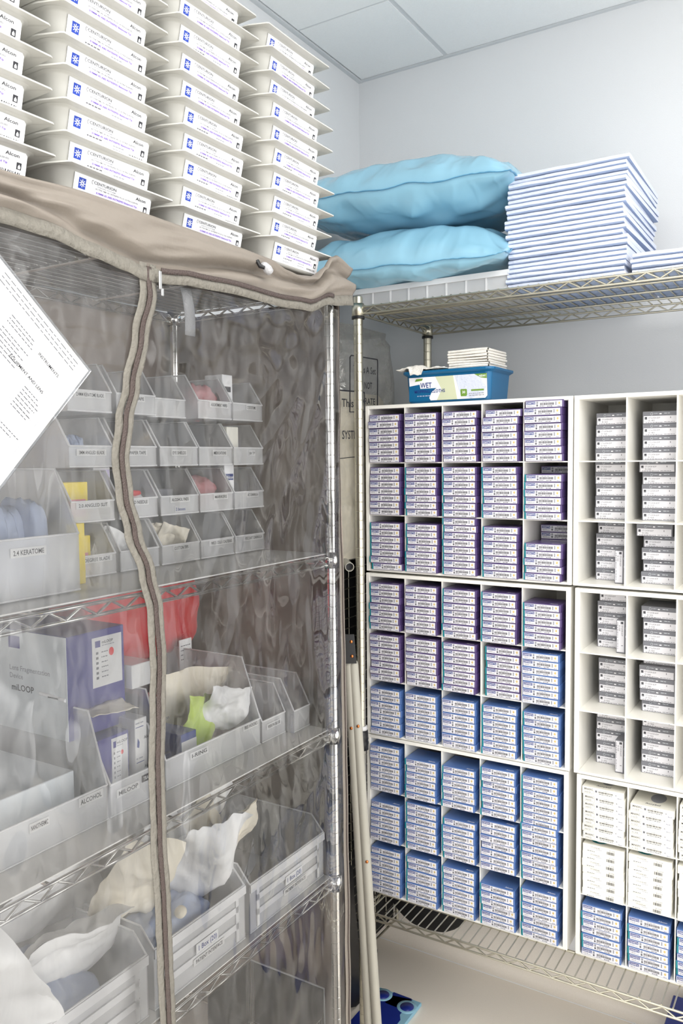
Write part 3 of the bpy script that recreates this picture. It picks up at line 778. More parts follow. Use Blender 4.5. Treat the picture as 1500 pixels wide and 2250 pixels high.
for key, yc, xf, n in (('D', -1.127, 0.515, 10), ('C', -1.36, 0.497, 10), ('B', -1.592, 0.497, 9), ('A', -1.822, 0.497, 8)):
    drift = 0.0
    for k in range(n):
        drift += rt.uniform(-0.0015, 0.0015) + (0.0022 if key == 'D' and k > 5 else 0)
        loc = (xf + rt.uniform(-0.003, 0.003) - (0.012 if key == 'D' and k > 6 else 0), yc + drift + rt.uniform(-0.003, 0.003), 2.0785 + 0.0435 * k)
        lab = 'white surgical pack tray %s from bottom of the %s on the rack cover' % (ORD[k + 1], COLN[key])
        rz = rt.uniform(-0.02, 0.02)
        if first: tray0.location = loc; tray0.rotation_euler = (0, 0, rz); tray0['label'] = lab; first = False
        else: dup(tray0, loc, lab, rz)

# ================================================================== the zip-up cover of the left rack
def lerp_curve(pts):
    pts = sorted(pts)
    def f(y):
        if y <= pts[0][0]: return pts[0][1]
        for (a, va), (b_, vb) in zip(pts, pts[1:]):
            if y <= b_:
                t = (y - a) / (b_ - a); t = t * t * (3 - 2 * t); return va + (vb - va) * t
        return pts[-1][1]
    return f
lip = lerp_curve([(-2.3, 2.066), (-1.814, 2.069), (-1.678, 2.077), (-1.481, 2.076), (-1.342, 2.074), (-1.258, 2.072), (-1.2, 2.062), (-1.149, 2.058), (-1.1, 2.066), (-1.065, 2.093), (-1.042, 2.118), (-1.017, 2.126), (-0.96, 2.112)])
low = lerp_curve([(-2.3, 2.016), (-1.82, 2.016), (-1.751, 2.014), (-1.675, 2.003), (-1.618, 1.996), (-1.58, 1.989), (-1.55, 1.991), (-1.468, 1.999), (-1.351, 2.004), (-1.244, 2.003), (-1.138, 2.009), (-1.055, 2.034), (-0.96, 2.046)])
CY0, CY1 = -2.28, -0.962
VX = 0.536
cover = empty('rack_cover', (0.53, CY1, 0), 'taupe zip-up cover with clear front panels over the left rack', 'rack cover')
CO = (0.53, CY1, 0)
def canopy(u, v):
    y = CY0 + (CY1 - CY0) * u
    if v < 0.4:
        t = v / 0.4; x = 0.03 + (0.505 - 0.03) * t
        z = 2.0655 + 0.006 * nz(x * 9, y * 9, 3) * (1 - t)
        z = min(z, 2.0725)
        if y > -1.01: z = min(z, 2.07)
        return (x, y, z)
    t = (v - 0.4) / 0.6
    zl, zw = lip(y), low(y)
    s = min(1.0, t * 5)
    if t < 0.2:
        return (0.505 + 0.029 * s, y, 2.068 + (zl - 2.068) * s + 0.002 * math.sin(s * PI))
    q = (t - 0.2) / 0.8
    bul = 0.016 * math.sin(q * PI) * (0.6 + 1.0 * nz(y * 5, q * 2, 1)) + 0.008 * nz(y * 14 + q * 5, q * 5, 9) * math.sin(q * PI)
    fold = -0.020 * math.exp(-((q - 0.55 - 0.25 * math.sin(y * 7)) / 0.12) ** 2) * (1 if y < -1.25 else 0.8)
    rl = 0.005 * math.sin(min(q / 0.16, 1) * PI)
    return (0.534 + 0.004 * q + bul + fold + rl, y, zl + (zw - zl) * q)
b = MB(); b.grid(canopy, 200, 44, 'fabric'); solid(b.build('canopy', cover, CO), 0.0014, 1)
b = MB(); b.grid(lambda u, v: (0.022 + 0.012 * nz(u * 9, v * 12, 4), CY0 + (CY1 - CY0) * u, 0.06 + 2.0 * v), 40, 60, 'fabric_lightened'); solid(b.build('back_panel', cover, CO), 0.0012)
hemc = lerp_curve([(0.05, -0.948), (0.8, -0.951), (1.1, -0.955), (1.42, -0.962), (1.7, -0.975), (1.9, -0.976), (2.06, -0.974)])
hemw = lerp_curve([(0.05, 0.030), (1.1, 0.028), (1.45, 0.026), (1.72, 0.010), (2.06, 0.008)])
def sidep(u, v):
    z = 0.05 + 2.0 * v; x = 0.025 + 0.484 * u
    y = CY1 + 0.008 * nz(x * 8, z * 3, 7) + 0.004 * math.sin(x * 40 + 3 * nz(z * 2, x * 3)) * (0.4 + 0.6 * nz(x * 3, z * 1.3, 2))
    y = min(y, hemc(z) - 0.001) if u > 0.85 else y
    return (x, max(y + 0.003, -0.9755), z)
b = MB(); b.grid(sidep, 50, 80, 'fabric_lightened'); o = solid(b.build('side_panel', cover, CO), 0.0012)
ZP = [(2.0, -1.569), (1.959, -1.572), (1.889, -1.587), (1.812, -1.608), (1.764, -1.623), (1.704, -1.633), (1.65, -1.627), (1.594, -1.611), (1.529, -1.585), (1.47, -1.57), (1.39, -1.566), (1.319, -1.570), (1.211, -1.575), (1.1, -1.575), (1.024, -1.571), (0.909, -1.567), (0.793, -1.564), (0.05, -1.56)]
zy = lerp_curve([(z, y) for z, y in ZP])
def vinyl_x(y, z):
    d = math.hypot(y + 1.0, z - 2.05); th = math.atan2(-(y + 1.0), 2.05 - z)
    fan = 0.013 * (0.5 - abs(math.sin(th * 13 + 2.5 * nz(y * 4, z * 3, 5))) ** 0.7) * min(1, d * 3) * math.exp(-d * 0.9) * max(0, 1 - abs(th) / 1.25)
    big = 0.010 * nz(y * 3.2, z * 1.6, 11) + 0.005 * nz(y * 11, z * 4, 17)
    top = max(0, (z - 1.78) / 0.25)
    cr = 0.013 * top * nz(y * 15, z * 20, 23) + 0.0025 * nz(y * 30, z * 12, 31)
    e = min(1, (2.05 - z) * 8) if z > 1.9 else 1
    q = min(1.0, max(0.0, (y + 1.10) / 0.11)); q = q * q * (3 - 2 * q)
    return (VX + (fan + big + cr) * max(0.15, e)) * (1 - q) + (0.5165 + 0.3 * max(-0.008, fan)) * q
for nm, f0, f1, n in (('clear_panel', lambda z: CY0, lambda z: zy(z), 90), ('clear_panel', lambda z: zy(z), lambda z: -0.985, 110)):
    def fn(u, v, f0=f0, f1=f1):
        z = 0.06 + v * 1.96
        y = f0(z) + (f1(z) - f0(z)) * u
        zz = min(z, low(y) + 0.004)
        return (vinyl_x(y, zz), y, zz)
    b = MB(); b.grid(fn, n, 200, 'vinyl_hazy' if n == 90 else 'vinyl'); o = b.build(nm, cover, CO)
    o['label'] = 'clear crinkled vinyl panel left of the curved zip' if n == 90 else 'clear crinkled vinyl panel right of the curved zip'
def ribbon(bb, k, o0, o1, dx, zs, wob=0.0):
    def fn(u, v):
        z = zs[0] + (zs[1] - zs[0]) * v
        y = zy(z) + o0 + (o1 - o0) * u + wob * nz(z * 40, o0 * 90) 
        return (max(vinyl_x(zy(z), min(z, 1.99)), VX) + dx + 0.0012 * nz(z * 55, u * 2, o0 * 70), y, z)
    bb.grid(fn, 3, 260, k)
zp = MB()
ribbon(zp, 'tape', -0.0185, -0.004, 0.003, (0.06, 2.0), 0.0012); ribbon(zp, 'tape', 0.004, 0.0165, 0.003, (0.06, 2.0), 0.0012)
zo = solid(zp.build('zipper', cover, CO), 0.001)
zo['label'] = 'curved grey front zip running down the clear panels'
zc = MB(); ribbon(zc, 'coil', -0.0046, 0.0046, 0.0048, (0.06, 1.995)); solid(zc.build('coil', zo, CO), 0.0016)
b = MB(); b.box(0.55, 0.5535, -1.5595, -1.5535, 1.962, 1.99, 'metal', 0.001); b.box(0.5505, 0.5525, -1.554, -1.5485, 1.953, 1.965, 'metal', 0.001); b.build('slider', zo, CO)
# horizontal zip and hem under the valance
zh = MB()
def hem(u, v):
    y = -2.2 + (CY1 - 0.004 + 2.2) * u
    return (0.5415 + 0.0012 * nz(y * 60, v) + 0.002 * v, y, low(y) + 0.004 - 0.021 * v)
zh.grid(hem, 200, 2, 'tape')
zho = solid(zh.build('zipper', cover, CO), 0.001); zho['label'] = 'zip along the top hem of the clear panels'
zc = MB(); zc.grid(lambda u, v: (0.544, -1.545 + 0.5 * u, low(-1.545 + 0.5 * u) + 0.0055 - 0.008 * v + 0.001), 80, 1, 'coil'); solid(zc.build('coil', zho, CO), 0.0016)
# hem of the far side, folding round the corner
b = MB()
for k, f0, f1, dx in (('fabric', 0.0, 0.5, 0.0), ('coil', 0.5, 0.6, 0.0016), ('fabric', 0.6, 1.0, -0.001)):
    def hf(u, v, f0=f0, f1=f1, dx=dx):
        z = 0.05 + 2.0 * v; f = f0 + (f1 - f0) * u
        return (0.5145 + dx - 0.004 * f + 0.003 * nz(v * 14, 3), hemc(z) - hemw(z) * (1 - f) + 0.0018 * nz(v * 20, 2), z)
    b.grid(hf, 4, 150, k)
solid(b.build('side_hem', cover, CO), 0.0014)
b = MB()
pz = onX(578, 580, 0.556); q = onX(592, 596, 0.557)
d = (q - pz)
b.tube([pz - d * 0.1, pz + d * 0.15, pz + d * 0.7, pz + d * 1.1, pz + d * 1.25], [0.003, 0.0065, 0.0085, 0.007, 0.002], 'strap', 12)
b.tube([pz + Vector((-0.01, -0.004, 0.006)), pz + Vector((-0.004, -0.004, -0.004)), pz + Vector((0.002, 0.002, -0.006))], 0.004, 'black', 8)
o = b.build('drawcord_toggle', cover, CO); o['label'] = 'white cord toggle on the fabric hem'
b = MB(); b.grid(lambda u, v: (0.512 + 0.004 * math.sin(v * 3), -1.468 + 0.024 * u + 0.008 * v, 1.985 - 0.076 * v), 2, 6, 'strap'); solid(b.build('strap_tab', cover, CO), 0.0016)

# laminated sheet clipped outside the cover
c1 = onX(200, 815, 0.562); c2 = onX(45, 1170, 0.562); c0 = onX(0, 560, 0.562)
u1 = (c1 - c0).normalized(); v1 = (c1 - c2); v1 = (v1 - u1 * v1.dot(u1)).normalized()
if u1.cross(v1).x < 0: pass
LW, LH = 0.335, 0.252
org = c1 - u1 * LW - v1 * LH
b = MB(); nn = u1.cross(v1).normalized()
b.prism([org, org + u1 * LW, org + u1 * LW + v1 * LH, org + v1 * LH], nn * 0.0009, 'acrylic')
sheet = b.build('laminated_sheet', None, tuple(org)); tag(sheet, 'laminated white procedure sheet hanging askew on the clear cover front', 'sheet')
b = MB(); e = 0.004
b.prism([org + u1 * e + v1 * e + nn * 0.00095, org + u1 * (LW - e) + v1 * e + nn * 0.00095, org + u1 * (LW - e) + v1 * (LH - e) + nn * 0.00095, org + u1 * e + v1 * (LH - e) + nn * 0.00095], nn * 0.0003, 'paper')
fr = Frame(org + nn * 0.00126, u1, v1, 0.0002)
W, H = LW, LH
for (x0, y0, x1, y1) in ((0.02, 0.016, W - 0.016, 0.0164), (0.02, H - 0.0264, W - 0.016, H - 0.026), (W - 0.0164, 0.016, W - 0.016, H - 0.026), (0.02, 0.13, W - 0.016, 0.1304), (0.2, 0.09, 0.2004, H - 0.03), (0.02, 0.085, W - 0.016, 0.0854), (0.02, 0.17, W - 0.016, 0.1704)):
    b.rect(fr, x0, y0, x1, y1, 'grey', 1)
rr = random.Random(2)
def para(x, y, n, wd, lh=0.0052, h=0.0013):
    for i in range(n): b.dashes(fr, x, x + wd * rr.uniform(0.6, 1.0), y - i * lh, h, 'faint', 1, rr.randint(0, 999), 0.004)
for i in range(3): b.dashes(fr, W - 0.17, W - 0.022, H - 0.012 - i * 0.006, 0.0012, 'faint', 1, 20 + i, 0.006)
b.text(fr, 'PREP LIST', 0.13, H - 0.062, 0.0065, 'ink', 1); b.rect(fr, 0.105, H - 0.067, 0.128, H - 0.06, 'hilite', 1); para(0.1, H - 0.074, 8, 0.085)
b.text(fr, 'INSTRUMENTS', 0.262, H - 0.05, 0.0062, 'ink', 1); para(0.205, H - 0.043, 3, 0.05); para(0.205, H - 0.064, 6, 0.05)
b.text(fr, 'EQUIPMENT AND LENS', 0.235, H - 0.084, 0.0062, 'ink', 1); para(0.205, H - 0.094, 4, 0.03); para(0.275, H - 0.096, 7, 0.035)
b.text(fr, 'LENS', 0.2, 0.122, 0.0055, 'ink', 1); para(0.2, 0.115, 3, 0.022)
b.text(fr, 'NOTES', 0.25, 0.105, 0.0062, 'ink', 1); para(0.205, 0.098, 2, 0.12)
b.text(fr, 'MEDICATIONS', 0.235, 0.077, 0.0062, 'ink', 1); para(0.18, 0.07, 6, 0.06); para(0.25, 0.05, 3, 0.05)
b.dashes(fr, 0.27, 0.31, 0.02, 0.0016, 'faint', 1, 77, 0.005)
b.build('printed_page', sheet, tuple(org))

# ================================================================== bins behind the clear front
def bin_(xf, y0, y1, z0, depth, hl, H, sl, label, texts=(), ribs=False, rim=True, t=0.0022, cat='bin', grp='clear bins in the covered rack', lw=None):
    b = MB(); xb = xf - depth
    side = [(xf, z0), (xf, z0 + hl), (xf - sl, z0 + H), (xb, z0 + H), (xb, z0)]
    for y in (y0, y1 - t): b.prism([(x, y, z) for x, z in side], (0, t, 0), 'bin')
    b.box(xf - t, xf, y0 + t, y1 - t, z0, z0 + hl, 'bin'); b.box(xb, xb + t, y0 + t, y1 - t, z0, z0 + H, 'bin'); b.box(xb + t, xf - t, y0 + t, y1 - t, z0, z0 + t, 'bin')
    o = b.build('storage_bin', None, (xf, (y0 + y1) / 2, z0)); tag(o, label, cat, grp)
    org = (xf, (y0 + y1) / 2, z0)
    b = MB(); r = 0.0019
    for y in (y0 + t / 2, y1 - t / 2):
        b.tube([(xf, y, z0 + hl), (xf - sl, y, z0 + H), (xb, y, z0 + H)], r, 'binrim', 6)
    b.tube([(xf, y0, z0 + hl), (xf, y1, z0 + hl)], r, 'binrim', 6); b.tube([(xb, y0, z0 + H), (xb, y1, z0 + H)], r, 'binrim', 6)
    b.tube([(xf, y0, z0 + 0.002), (xf, y1, z0 + 0.002)], r * 0.8, 'binrim', 6)
    if ribs:
        for f in (0.36, 0.66): b.box(xf, xf + 0.003, y0 + 0.02, y1 - 0.02, z0 + hl * f - 0.006, z0 + hl * f + 0.006, 'binrim')
        for y in (y0 + 0.02, y1 - 0.03): b.box(xf, xf + 0.003, y, y + 0.008, z0 + 0.008, z0 + hl - 0.004, 'binrim')
        b.box(xf, xf + 0.004, y0, y1, z0 + hl - 0.016, z0 + hl, 'binrim')
    b.build('rim', o, org)
    for j, (st, yy, zz, wd, hh, bgm, fgm) in enumerate(texts):
        lb = MB(); x = xf + (0.0045 if ribs else 0.0004)
        lb.box(x, x + 0.0004, yy - wd / 2, yy + wd / 2, z0 + zz - hh / 2, z0 + zz + hh / 2, bgm)
        fr = Frame((x + 0.0004, yy, z0 + zz), (0, 1, 0), (0, 0, 1))
        if st: lb.text(fr, st, 0, -hh * 0.26, hh * 0.74, fgm, 1, 'c', width=wd * 0.86)
        lo = lb.build('label_strip', o, org)
    return o
def tl(st, y, z, wd=0.05, hh=0.0125, bgm='paper', fgm='ink'): return (st, y, z, wd, hh, bgm, fgm)
TZ = [1.5005, 1.596, 1.6915, 1.787]
TH, TL, TS, TDp, TX = 0.0885, 0.037, 0.034, 0.23, 0.33
CO_ = [(-1.012, -1.116), (-1.120, -1.226), (-1.23, -1.338), (-1.346, -1.444), (-1.455, -1.552)]
TIER = [
    [('VISCOAT CANNULA', 0.07), ('WECK CELLS / CAUTERIES', 0.078), ('COTTON TIPS', 0.046), ('GAUZE', 0.04), ('15 DEGREE BLADE', 0.08)],
    [('AC CANNULA', 0.044), ('MARKERS', 0.046), ('ALCOHOL PADS', 0.056), ('TBD NEEDLE', 0.05), ('2.0 ANGLED SLIT', 0.075)],
    [('I/A TIP', 0.022), ('MEDICATIONS', 0.046), ('EYE SHIELDS', 0.044), ('PAPER TAPE', 0.048), ('3MM ANGLED BLADE', 0.066)],
    [('CYSTOTOME', 0.036), ('ASSORTMENT WIPES', 0.06), ('', 0), ('SILK TAPE', 0.044), ('2.4MM KERATOME BLADE', 0.07)],
]
TN = ['bottom', 'second', 'third', 'top']
for k in range(4):
    for j in range(5):
        y1, y0 = CO_[j]; st, wd = TIER[k][j]
        xf = TX - (0.03 if (k, j) == (3, 2) else 0.0); ym = (y0 + y1) / 2
        if (k, j) == (1, 4) or (k, j) == (0, 4): pass
        tx = []
        if st: tx.append(tl(st, ym + (0.012 if j in (1, 0) else 0.0), 0.03 if k != 2 else 0.026, wd, 0.0115))
        if (k, j) == (1, 2): tx.append(tl('2 boxes', ym, 0.011, 0.032, 0.012, 'bin', 'navy'))
        lab = ('small clear bin with a %s label in the %s tier of bins' % (st.lower(), TN[k])) if st else 'unlabelled small clear bin in the top tier of bins'
        bin_(xf, y0, y1, TZ[k], TDp, TL, TH, TS, lab, tx, grp='small clear bins stacked in tiers')
# large bin at the left end of the top shelf
bin_(0.43, -1.86, -1.622, 1.5005, 0.30, 0.09, 0.19, 0.05, 'larger clear bin with a keratome label at the left end of the upper shelf', [tl('2.4 KERATOME', -1.715, 0.07, 0.062, 0.014)])
# contents
def block(name, x0, x1, y0, y1, z0, z1, k, label, cat, grp=None, bev=0.001, extra=None, rz=0.0):
    b = MB(); c = Vector(((x0 + x1) / 2, (y0 + y1) / 2, z0))
    b.box(x0 - c.x, x1 - c.x, y0 - c.y, y1 - c.y, 0, z1 - z0, k, bev)
    o = b.build(name, None, (0, 0, 0), loc=c); o.rotation_euler = (0, 0, rz); tag(o, label, cat, grp)
    if extra:
        e = MB(); extra(e, Frame((x1 - c.x, y0 - c.y, 0), (0, 1, 0), (0, 0, 1)), y1 - y0, z1 - z0); e.build('printed_label', o)
    return o
def lumps(name, c, s, k, label, cat, seed, n=1, grp=None, rot=(0, 0, 0), amp=0.25, p=0.55):
    """soft packet: squashed, crinkled cushion"""
    b = MB()
    def fn(u, v):
        a = 2 * PI * u; e = PI * (v - 0.5)
        cx = math.copysign(abs(math.cos(e)) ** p, math.cos(e)); sz = math.copysign(abs(math.sin(e)) ** 1.0, math.sin(e))
        x = math.copysign(abs(math.cos(a)) ** p, math.cos(a)) * cx; y = math.copysign(abs(math.sin(a)) ** p, math.sin(a)) * cx
        d = 1 + amp * nz(x * 2.3 + seed, y * 2.3, sz * 2.3)
        zz = sz + amp * 1.6 * nz(x * 3 + seed * 3, y * 3, 5)
        return (x * s[0] / 2 * d, y * s[1] / 2 * d, zz * s[2] / 2)
    b.grid(fn, 36, 18, k, True, True)
    o = b.build(name, None, (0, 0, 0), loc=c); o.rotation_euler = rot; tag(o, label, cat, grp)
    return o
def pouch(name, c, w_, h, th, k, label, cat, seed, rot, grp=None, band=None):
    """flat sealed pouch: two sheets swelling apart, crimped rim; local x = width, z = height, y = thickness"""
    b = MB()
    def side(sg):
        def fn(u, v):
            x = (u - 0.5) * 2; z = (v - 0.5) * 2
            t = max(0, (1 - abs(x) ** 4) * (1 - abs(z) ** 4)) ** 0.7
            cr = nz(x * 2 + seed, z * 2, sg) * 0.5 + (0.3 - abs(nz(x * 3 + seed, z * 3, sg + 3))) * 0.7
            bend = 0.25 * h * nz(x * 0.9 + seed * 2, z * 0.9, 8) + 0.06 * h * abs(nz(x * 2.2 + seed, z * 2.2, 12))
            return (x * w_ / 2 + 0.03 * w_ * nz(z * 3, seed), sg * th / 2 * t * (1 + cr) + bend + 0.035 * h * cr, z * h / 2 + 0.03 * h * nz(x * 3, seed + 4))
        return fn
    b.grid(side(1), 30, 30, k); b.grid(side(-1), 30, 30, k)
    o = b.build(name, None, (0, 0, 0), loc=c); o.rotation_euler = rot; tag(o, label, cat, grp)
    if band:
        e = MB(); f0 = side(-1)
        def bf(u, v):
            p = f0(0.2 + 0.5 * u, 0.42 + 0.1 * v); return (p[0], p[1] - 0.0008, p[2])
        e.grid(bf, 8, 2, band); e.build('printed_band', o)
    return o
def yl(e, fr, wd, h):
    e.rect(fr, wd * 0.1, h * 0.1, wd * 0.9, h * 0.55, 'pink', 1); e.dashes(fr, wd * 0.55, wd * 0.85, h * 0.42, h * 0.03, 'violet', 2, 4, 0.004); e.dashes(fr, wd * 0.55, wd * 0.85, h * 0.34, h * 0.03, 'violet', 2, 5, 0.004)
block('blade_carton', 0.22, 0.30, -1.548, -1.488, TZ[1] + 0.0025, TZ[1] + 0.07, 'yellow', 'yellow and pink blade carton in the angled slit bin', 'carton', extra=yl)
block('blade_carton', 0.22, 0.30, -1.548, -1.485, TZ[0] + 0.0025, TZ[0] + 0.07, 'yellow', 'yellow blade carton in the degree blade bin of the bottom tier', 'carton', extra=yl)
block('blade_carton', 0.25, 0.37, -1.595, -1.558, 1.4985, 1.6, 'yellow', 'yellow blade carton on the shelf beside the bottom tier of bins', 'carton')
def ol(e, fr, wd, h):
    e.rect(fr, 0, h * 0.55, wd, h * 0.99, 'orange', 1); e.rect(fr, wd * 0.1, h * 0.72, wd * 0.9, h * 0.78, 'white', 2); e.text(fr, 'O', wd * 0.3, h * 0.57, h * 0.2, 'ink', 2); e.dashes(fr, wd * 0.1, wd * 0.8, h * 0.4, h * 0.05, 'ink', 1, 1, 0.004); e.dashes(fr, wd * 0.1, wd * 0.8, h * 0.25, h * 0.05, 'faint', 1, 2, 0.004)
block('keratome_carton', 0.24, 0.285, -1.55, -1.497, TZ[3] + 0.0025, TZ[3] + 0.098, 'white', 'orange and white carton standing in the keratome blade bin of the top tier', 'carton', extra=ol)
for i in range(5): lumps('blade_packet', (0.26 + 0.004 * (i % 2), -1.54 + 0.014 * i, TZ[2] + 0.03), (0.05, 0.014, 0.05), 'bluecloth', '%s of the pale blue packets from the left in the angled blade bin' % ORD[i + 1], 'packet', i * 1.7, grp='pale blue packets in the angled blade bin')
b = MB(); T = Matrix.Translation((0.27, -1.408, TZ[2] + 0.036)) @ Matrix.Rotation(0.9, 4, 'Z') @ Matrix.Rotation(1.2, 4, 'Y')
b.lathe([(0.018, -0.012), (0.032, -0.012), (0.033, 0), (0.032, 0.012), (0.018, 0.012), (0.018, -0.012)], 'tapeR', 28, T=T, hard=True)
tag(b.build('tape_roll', None, (0.27, -1.408, TZ[2] + 0.036)), 'roll of tan paper tape in the paper tape bin', 'tape')
block('needle_pack', 0.25, 0.262, -1.44, -1.4, TZ[1] + 0.0025, TZ[1] + 0.095, 'white', 'pale pink and white needle pack upright in the needle bin', 'pack', extra=lambda e, fr, wd, h: (e.rect(fr, wd * .45, h * .2, wd * .95, h * .95, 'lilac', 1), e.dashes(fr, wd * .1, wd * .4, h * .6, h * .03, 'ink', 1, 1, .003), e.dashes(fr, wd * .5, wd * .9, h * .7, h * .03, 'violet', 2, 2, .003)))
lumps('needle_packet', (0.288, -1.39, TZ[1] + 0.032), (0.05, 0.085, 0.022), 'white', 'white needle packet lying in the needle bin', 'packet', 3.3)
lumps('needle_sheath', (0.306, -1.395, TZ[1] + 0.046), (0.014, 0.055, 0.011), 'redp', 'red needle sheath lying in the needle bin', 'needle', 8.1, amp=0.1)
lumps('wipes_bundle', (0.25, -1.165, TZ[3] + 0.04), (0.1, 0.08, 0.07), 'rose', 'bundle of dusty rose packets in the wipes bin of the top tier', 'packet', 5.5)
lumps('marker_bundle', (0.25, -1.17, TZ[1] + 0.038), (0.1, 0.09, 0.066), 'rose', 'bundle of dusty rose marker packets in the markers bin', 'packet', 6.5)
def al(e, fr, wd, h):
    e.rect(fr, wd * .1, h * .62, wd * .9, h * .76, 'navy', 1); e.text(fr, 'Alcon', wd * .2, h * .65, h * .1, 'white', 2); e.dashes(fr, wd * .1, wd * .8, h * .4, h * .03, 'faint', 1, 3, .004); e.dashes(fr, wd * .1, wd * .7, h * .3, h * .03, 'faint', 1, 4, .004)
block('cannula_carton', 0.25, 0.30, -1.11, -1.078, TZ[1] + 0.0025, TZ[1] + 0.1, 'white', 'white carton with a navy band in the cannula bin', 'carton', extra=al)
block('cystotome_carton', 0.25, 0.30, -1.112, -1.078, TZ[3] + 0.0025, TZ[3] + 0.1, 'white', 'white carton with dark print in the cystotome bin', 'carton', extra=lambda e, fr, wd, h: (e.rect(fr, wd * .1, h * .62, wd * .8, h * .74, 'ink', 1), e.dashes(fr, wd * .3, wd * .7, h * .3, h * .04, 'faint', 1, 3, .004)))
block('tip_carton', 0.22, 0.31, -1.112, -1.073, TZ[2] + 0.0025, TZ[2] + 0.083, 'cwhite', 'plain ivory carton in the tip bin of the third tier', 'carton')
for i in range(4): pouch('cotton_pack', (0.25 + 0.012 * i, -1.3 + 0.01 * i, TZ[0] + 0.04), 0.06, 0.075, 0.012, 'cream', '%s cream pouch from the back in the cotton tips bin' % ORD[i + 1], 'pouch', i * 2.1, (0.5, 0.3, 1.2), 'cream pouches in the cotton tips bin')
pouch('gauze_pack', (0.29, -1.42, TZ[0] + 0.04), 0.08, 0.07, 0.012, 'pouch', 'white gauze pouch leaning in the gauze bin', 'pouch', 4.4, (0.5, 0.4, 1.3))
block('alcohol_pad_carton', 0.2, 0.30, -1.325, -1.27, TZ[1] + 0.0025, TZ[1] + 0.05, 'cgrey', 'grey carton in the alcohol pads bin', 'carton')
for i in range(7): lumps('glove_packet', (0.335 - 0.012 * (i % 3), -1.80 + 0.024 * i, 1.575 + 0.012 * math.sin(i)), (0.11, 0.034, 0.14), 'bluecloth', '%s pale blue packet from the left in the larger keratome bin' % ORD[i + 1], 'packet', i * 1.3, grp='pale blue packets in the larger keratome bin', amp=0.1, p=0.4)

# ---- middle shelf
z2 = SH[2] + 0.0045
bin_(0.42, -1.435, -1.155, z2, 0.32, 0.056, 0.18, 0.045, 'large clear bin with iris hooks and ring labels on the middle shelf', [tl('IRIS HOOKS', -1.187, 0.062 - 0.012, 0.05, 0.013), tl('I-RING', -1.345, 0.042, 0.05, 0.014)], rim=True)
bin_(0.42, -1.15, -1.066, z2, 0.28, 0.046, 0.105, 0.03, 'small clear bin with a vision blue label on the middle shelf', [tl('VISION BLUE', -1.108, 0.03, 0.05, 0.012)])
bin_(0.44, -1.062, -1.0, z2, 0.30, 0.048, 0.115, 0.035, 'unlabelled clear bin at the far end of the middle shelf', [])
bin_(0.42, -1.565, -1.44, z2, 0.32, 0.056, 0.12, 0.035, 'clear bin with a loop label and a black label on the middle shelf', [tl('MILOOP', -1.525, 0.036, 0.052, 0.014), tl('TRANSDERMAL', -1.468, 0.042, 0.05, 0.012, 'ink', 'paper')])
bin_(0.42, -1.785, -1.57, z2, 0.32, 0.06, 0.178, 0.04, 'large clear bin with an alcohol label at the left of the middle shelf', [tl('ALCOHOL', -1.605, 0.05, 0.05, 0.015), tl('NANOTHERMIC', -1.705, 0.045, 0.036, 0.014)])
bin_(0.42, -2.06, -1.79, z2, 0.32, 0.06, 0.178, 0.04, 'large clear bin cut off by the frame on the middle shelf', [])
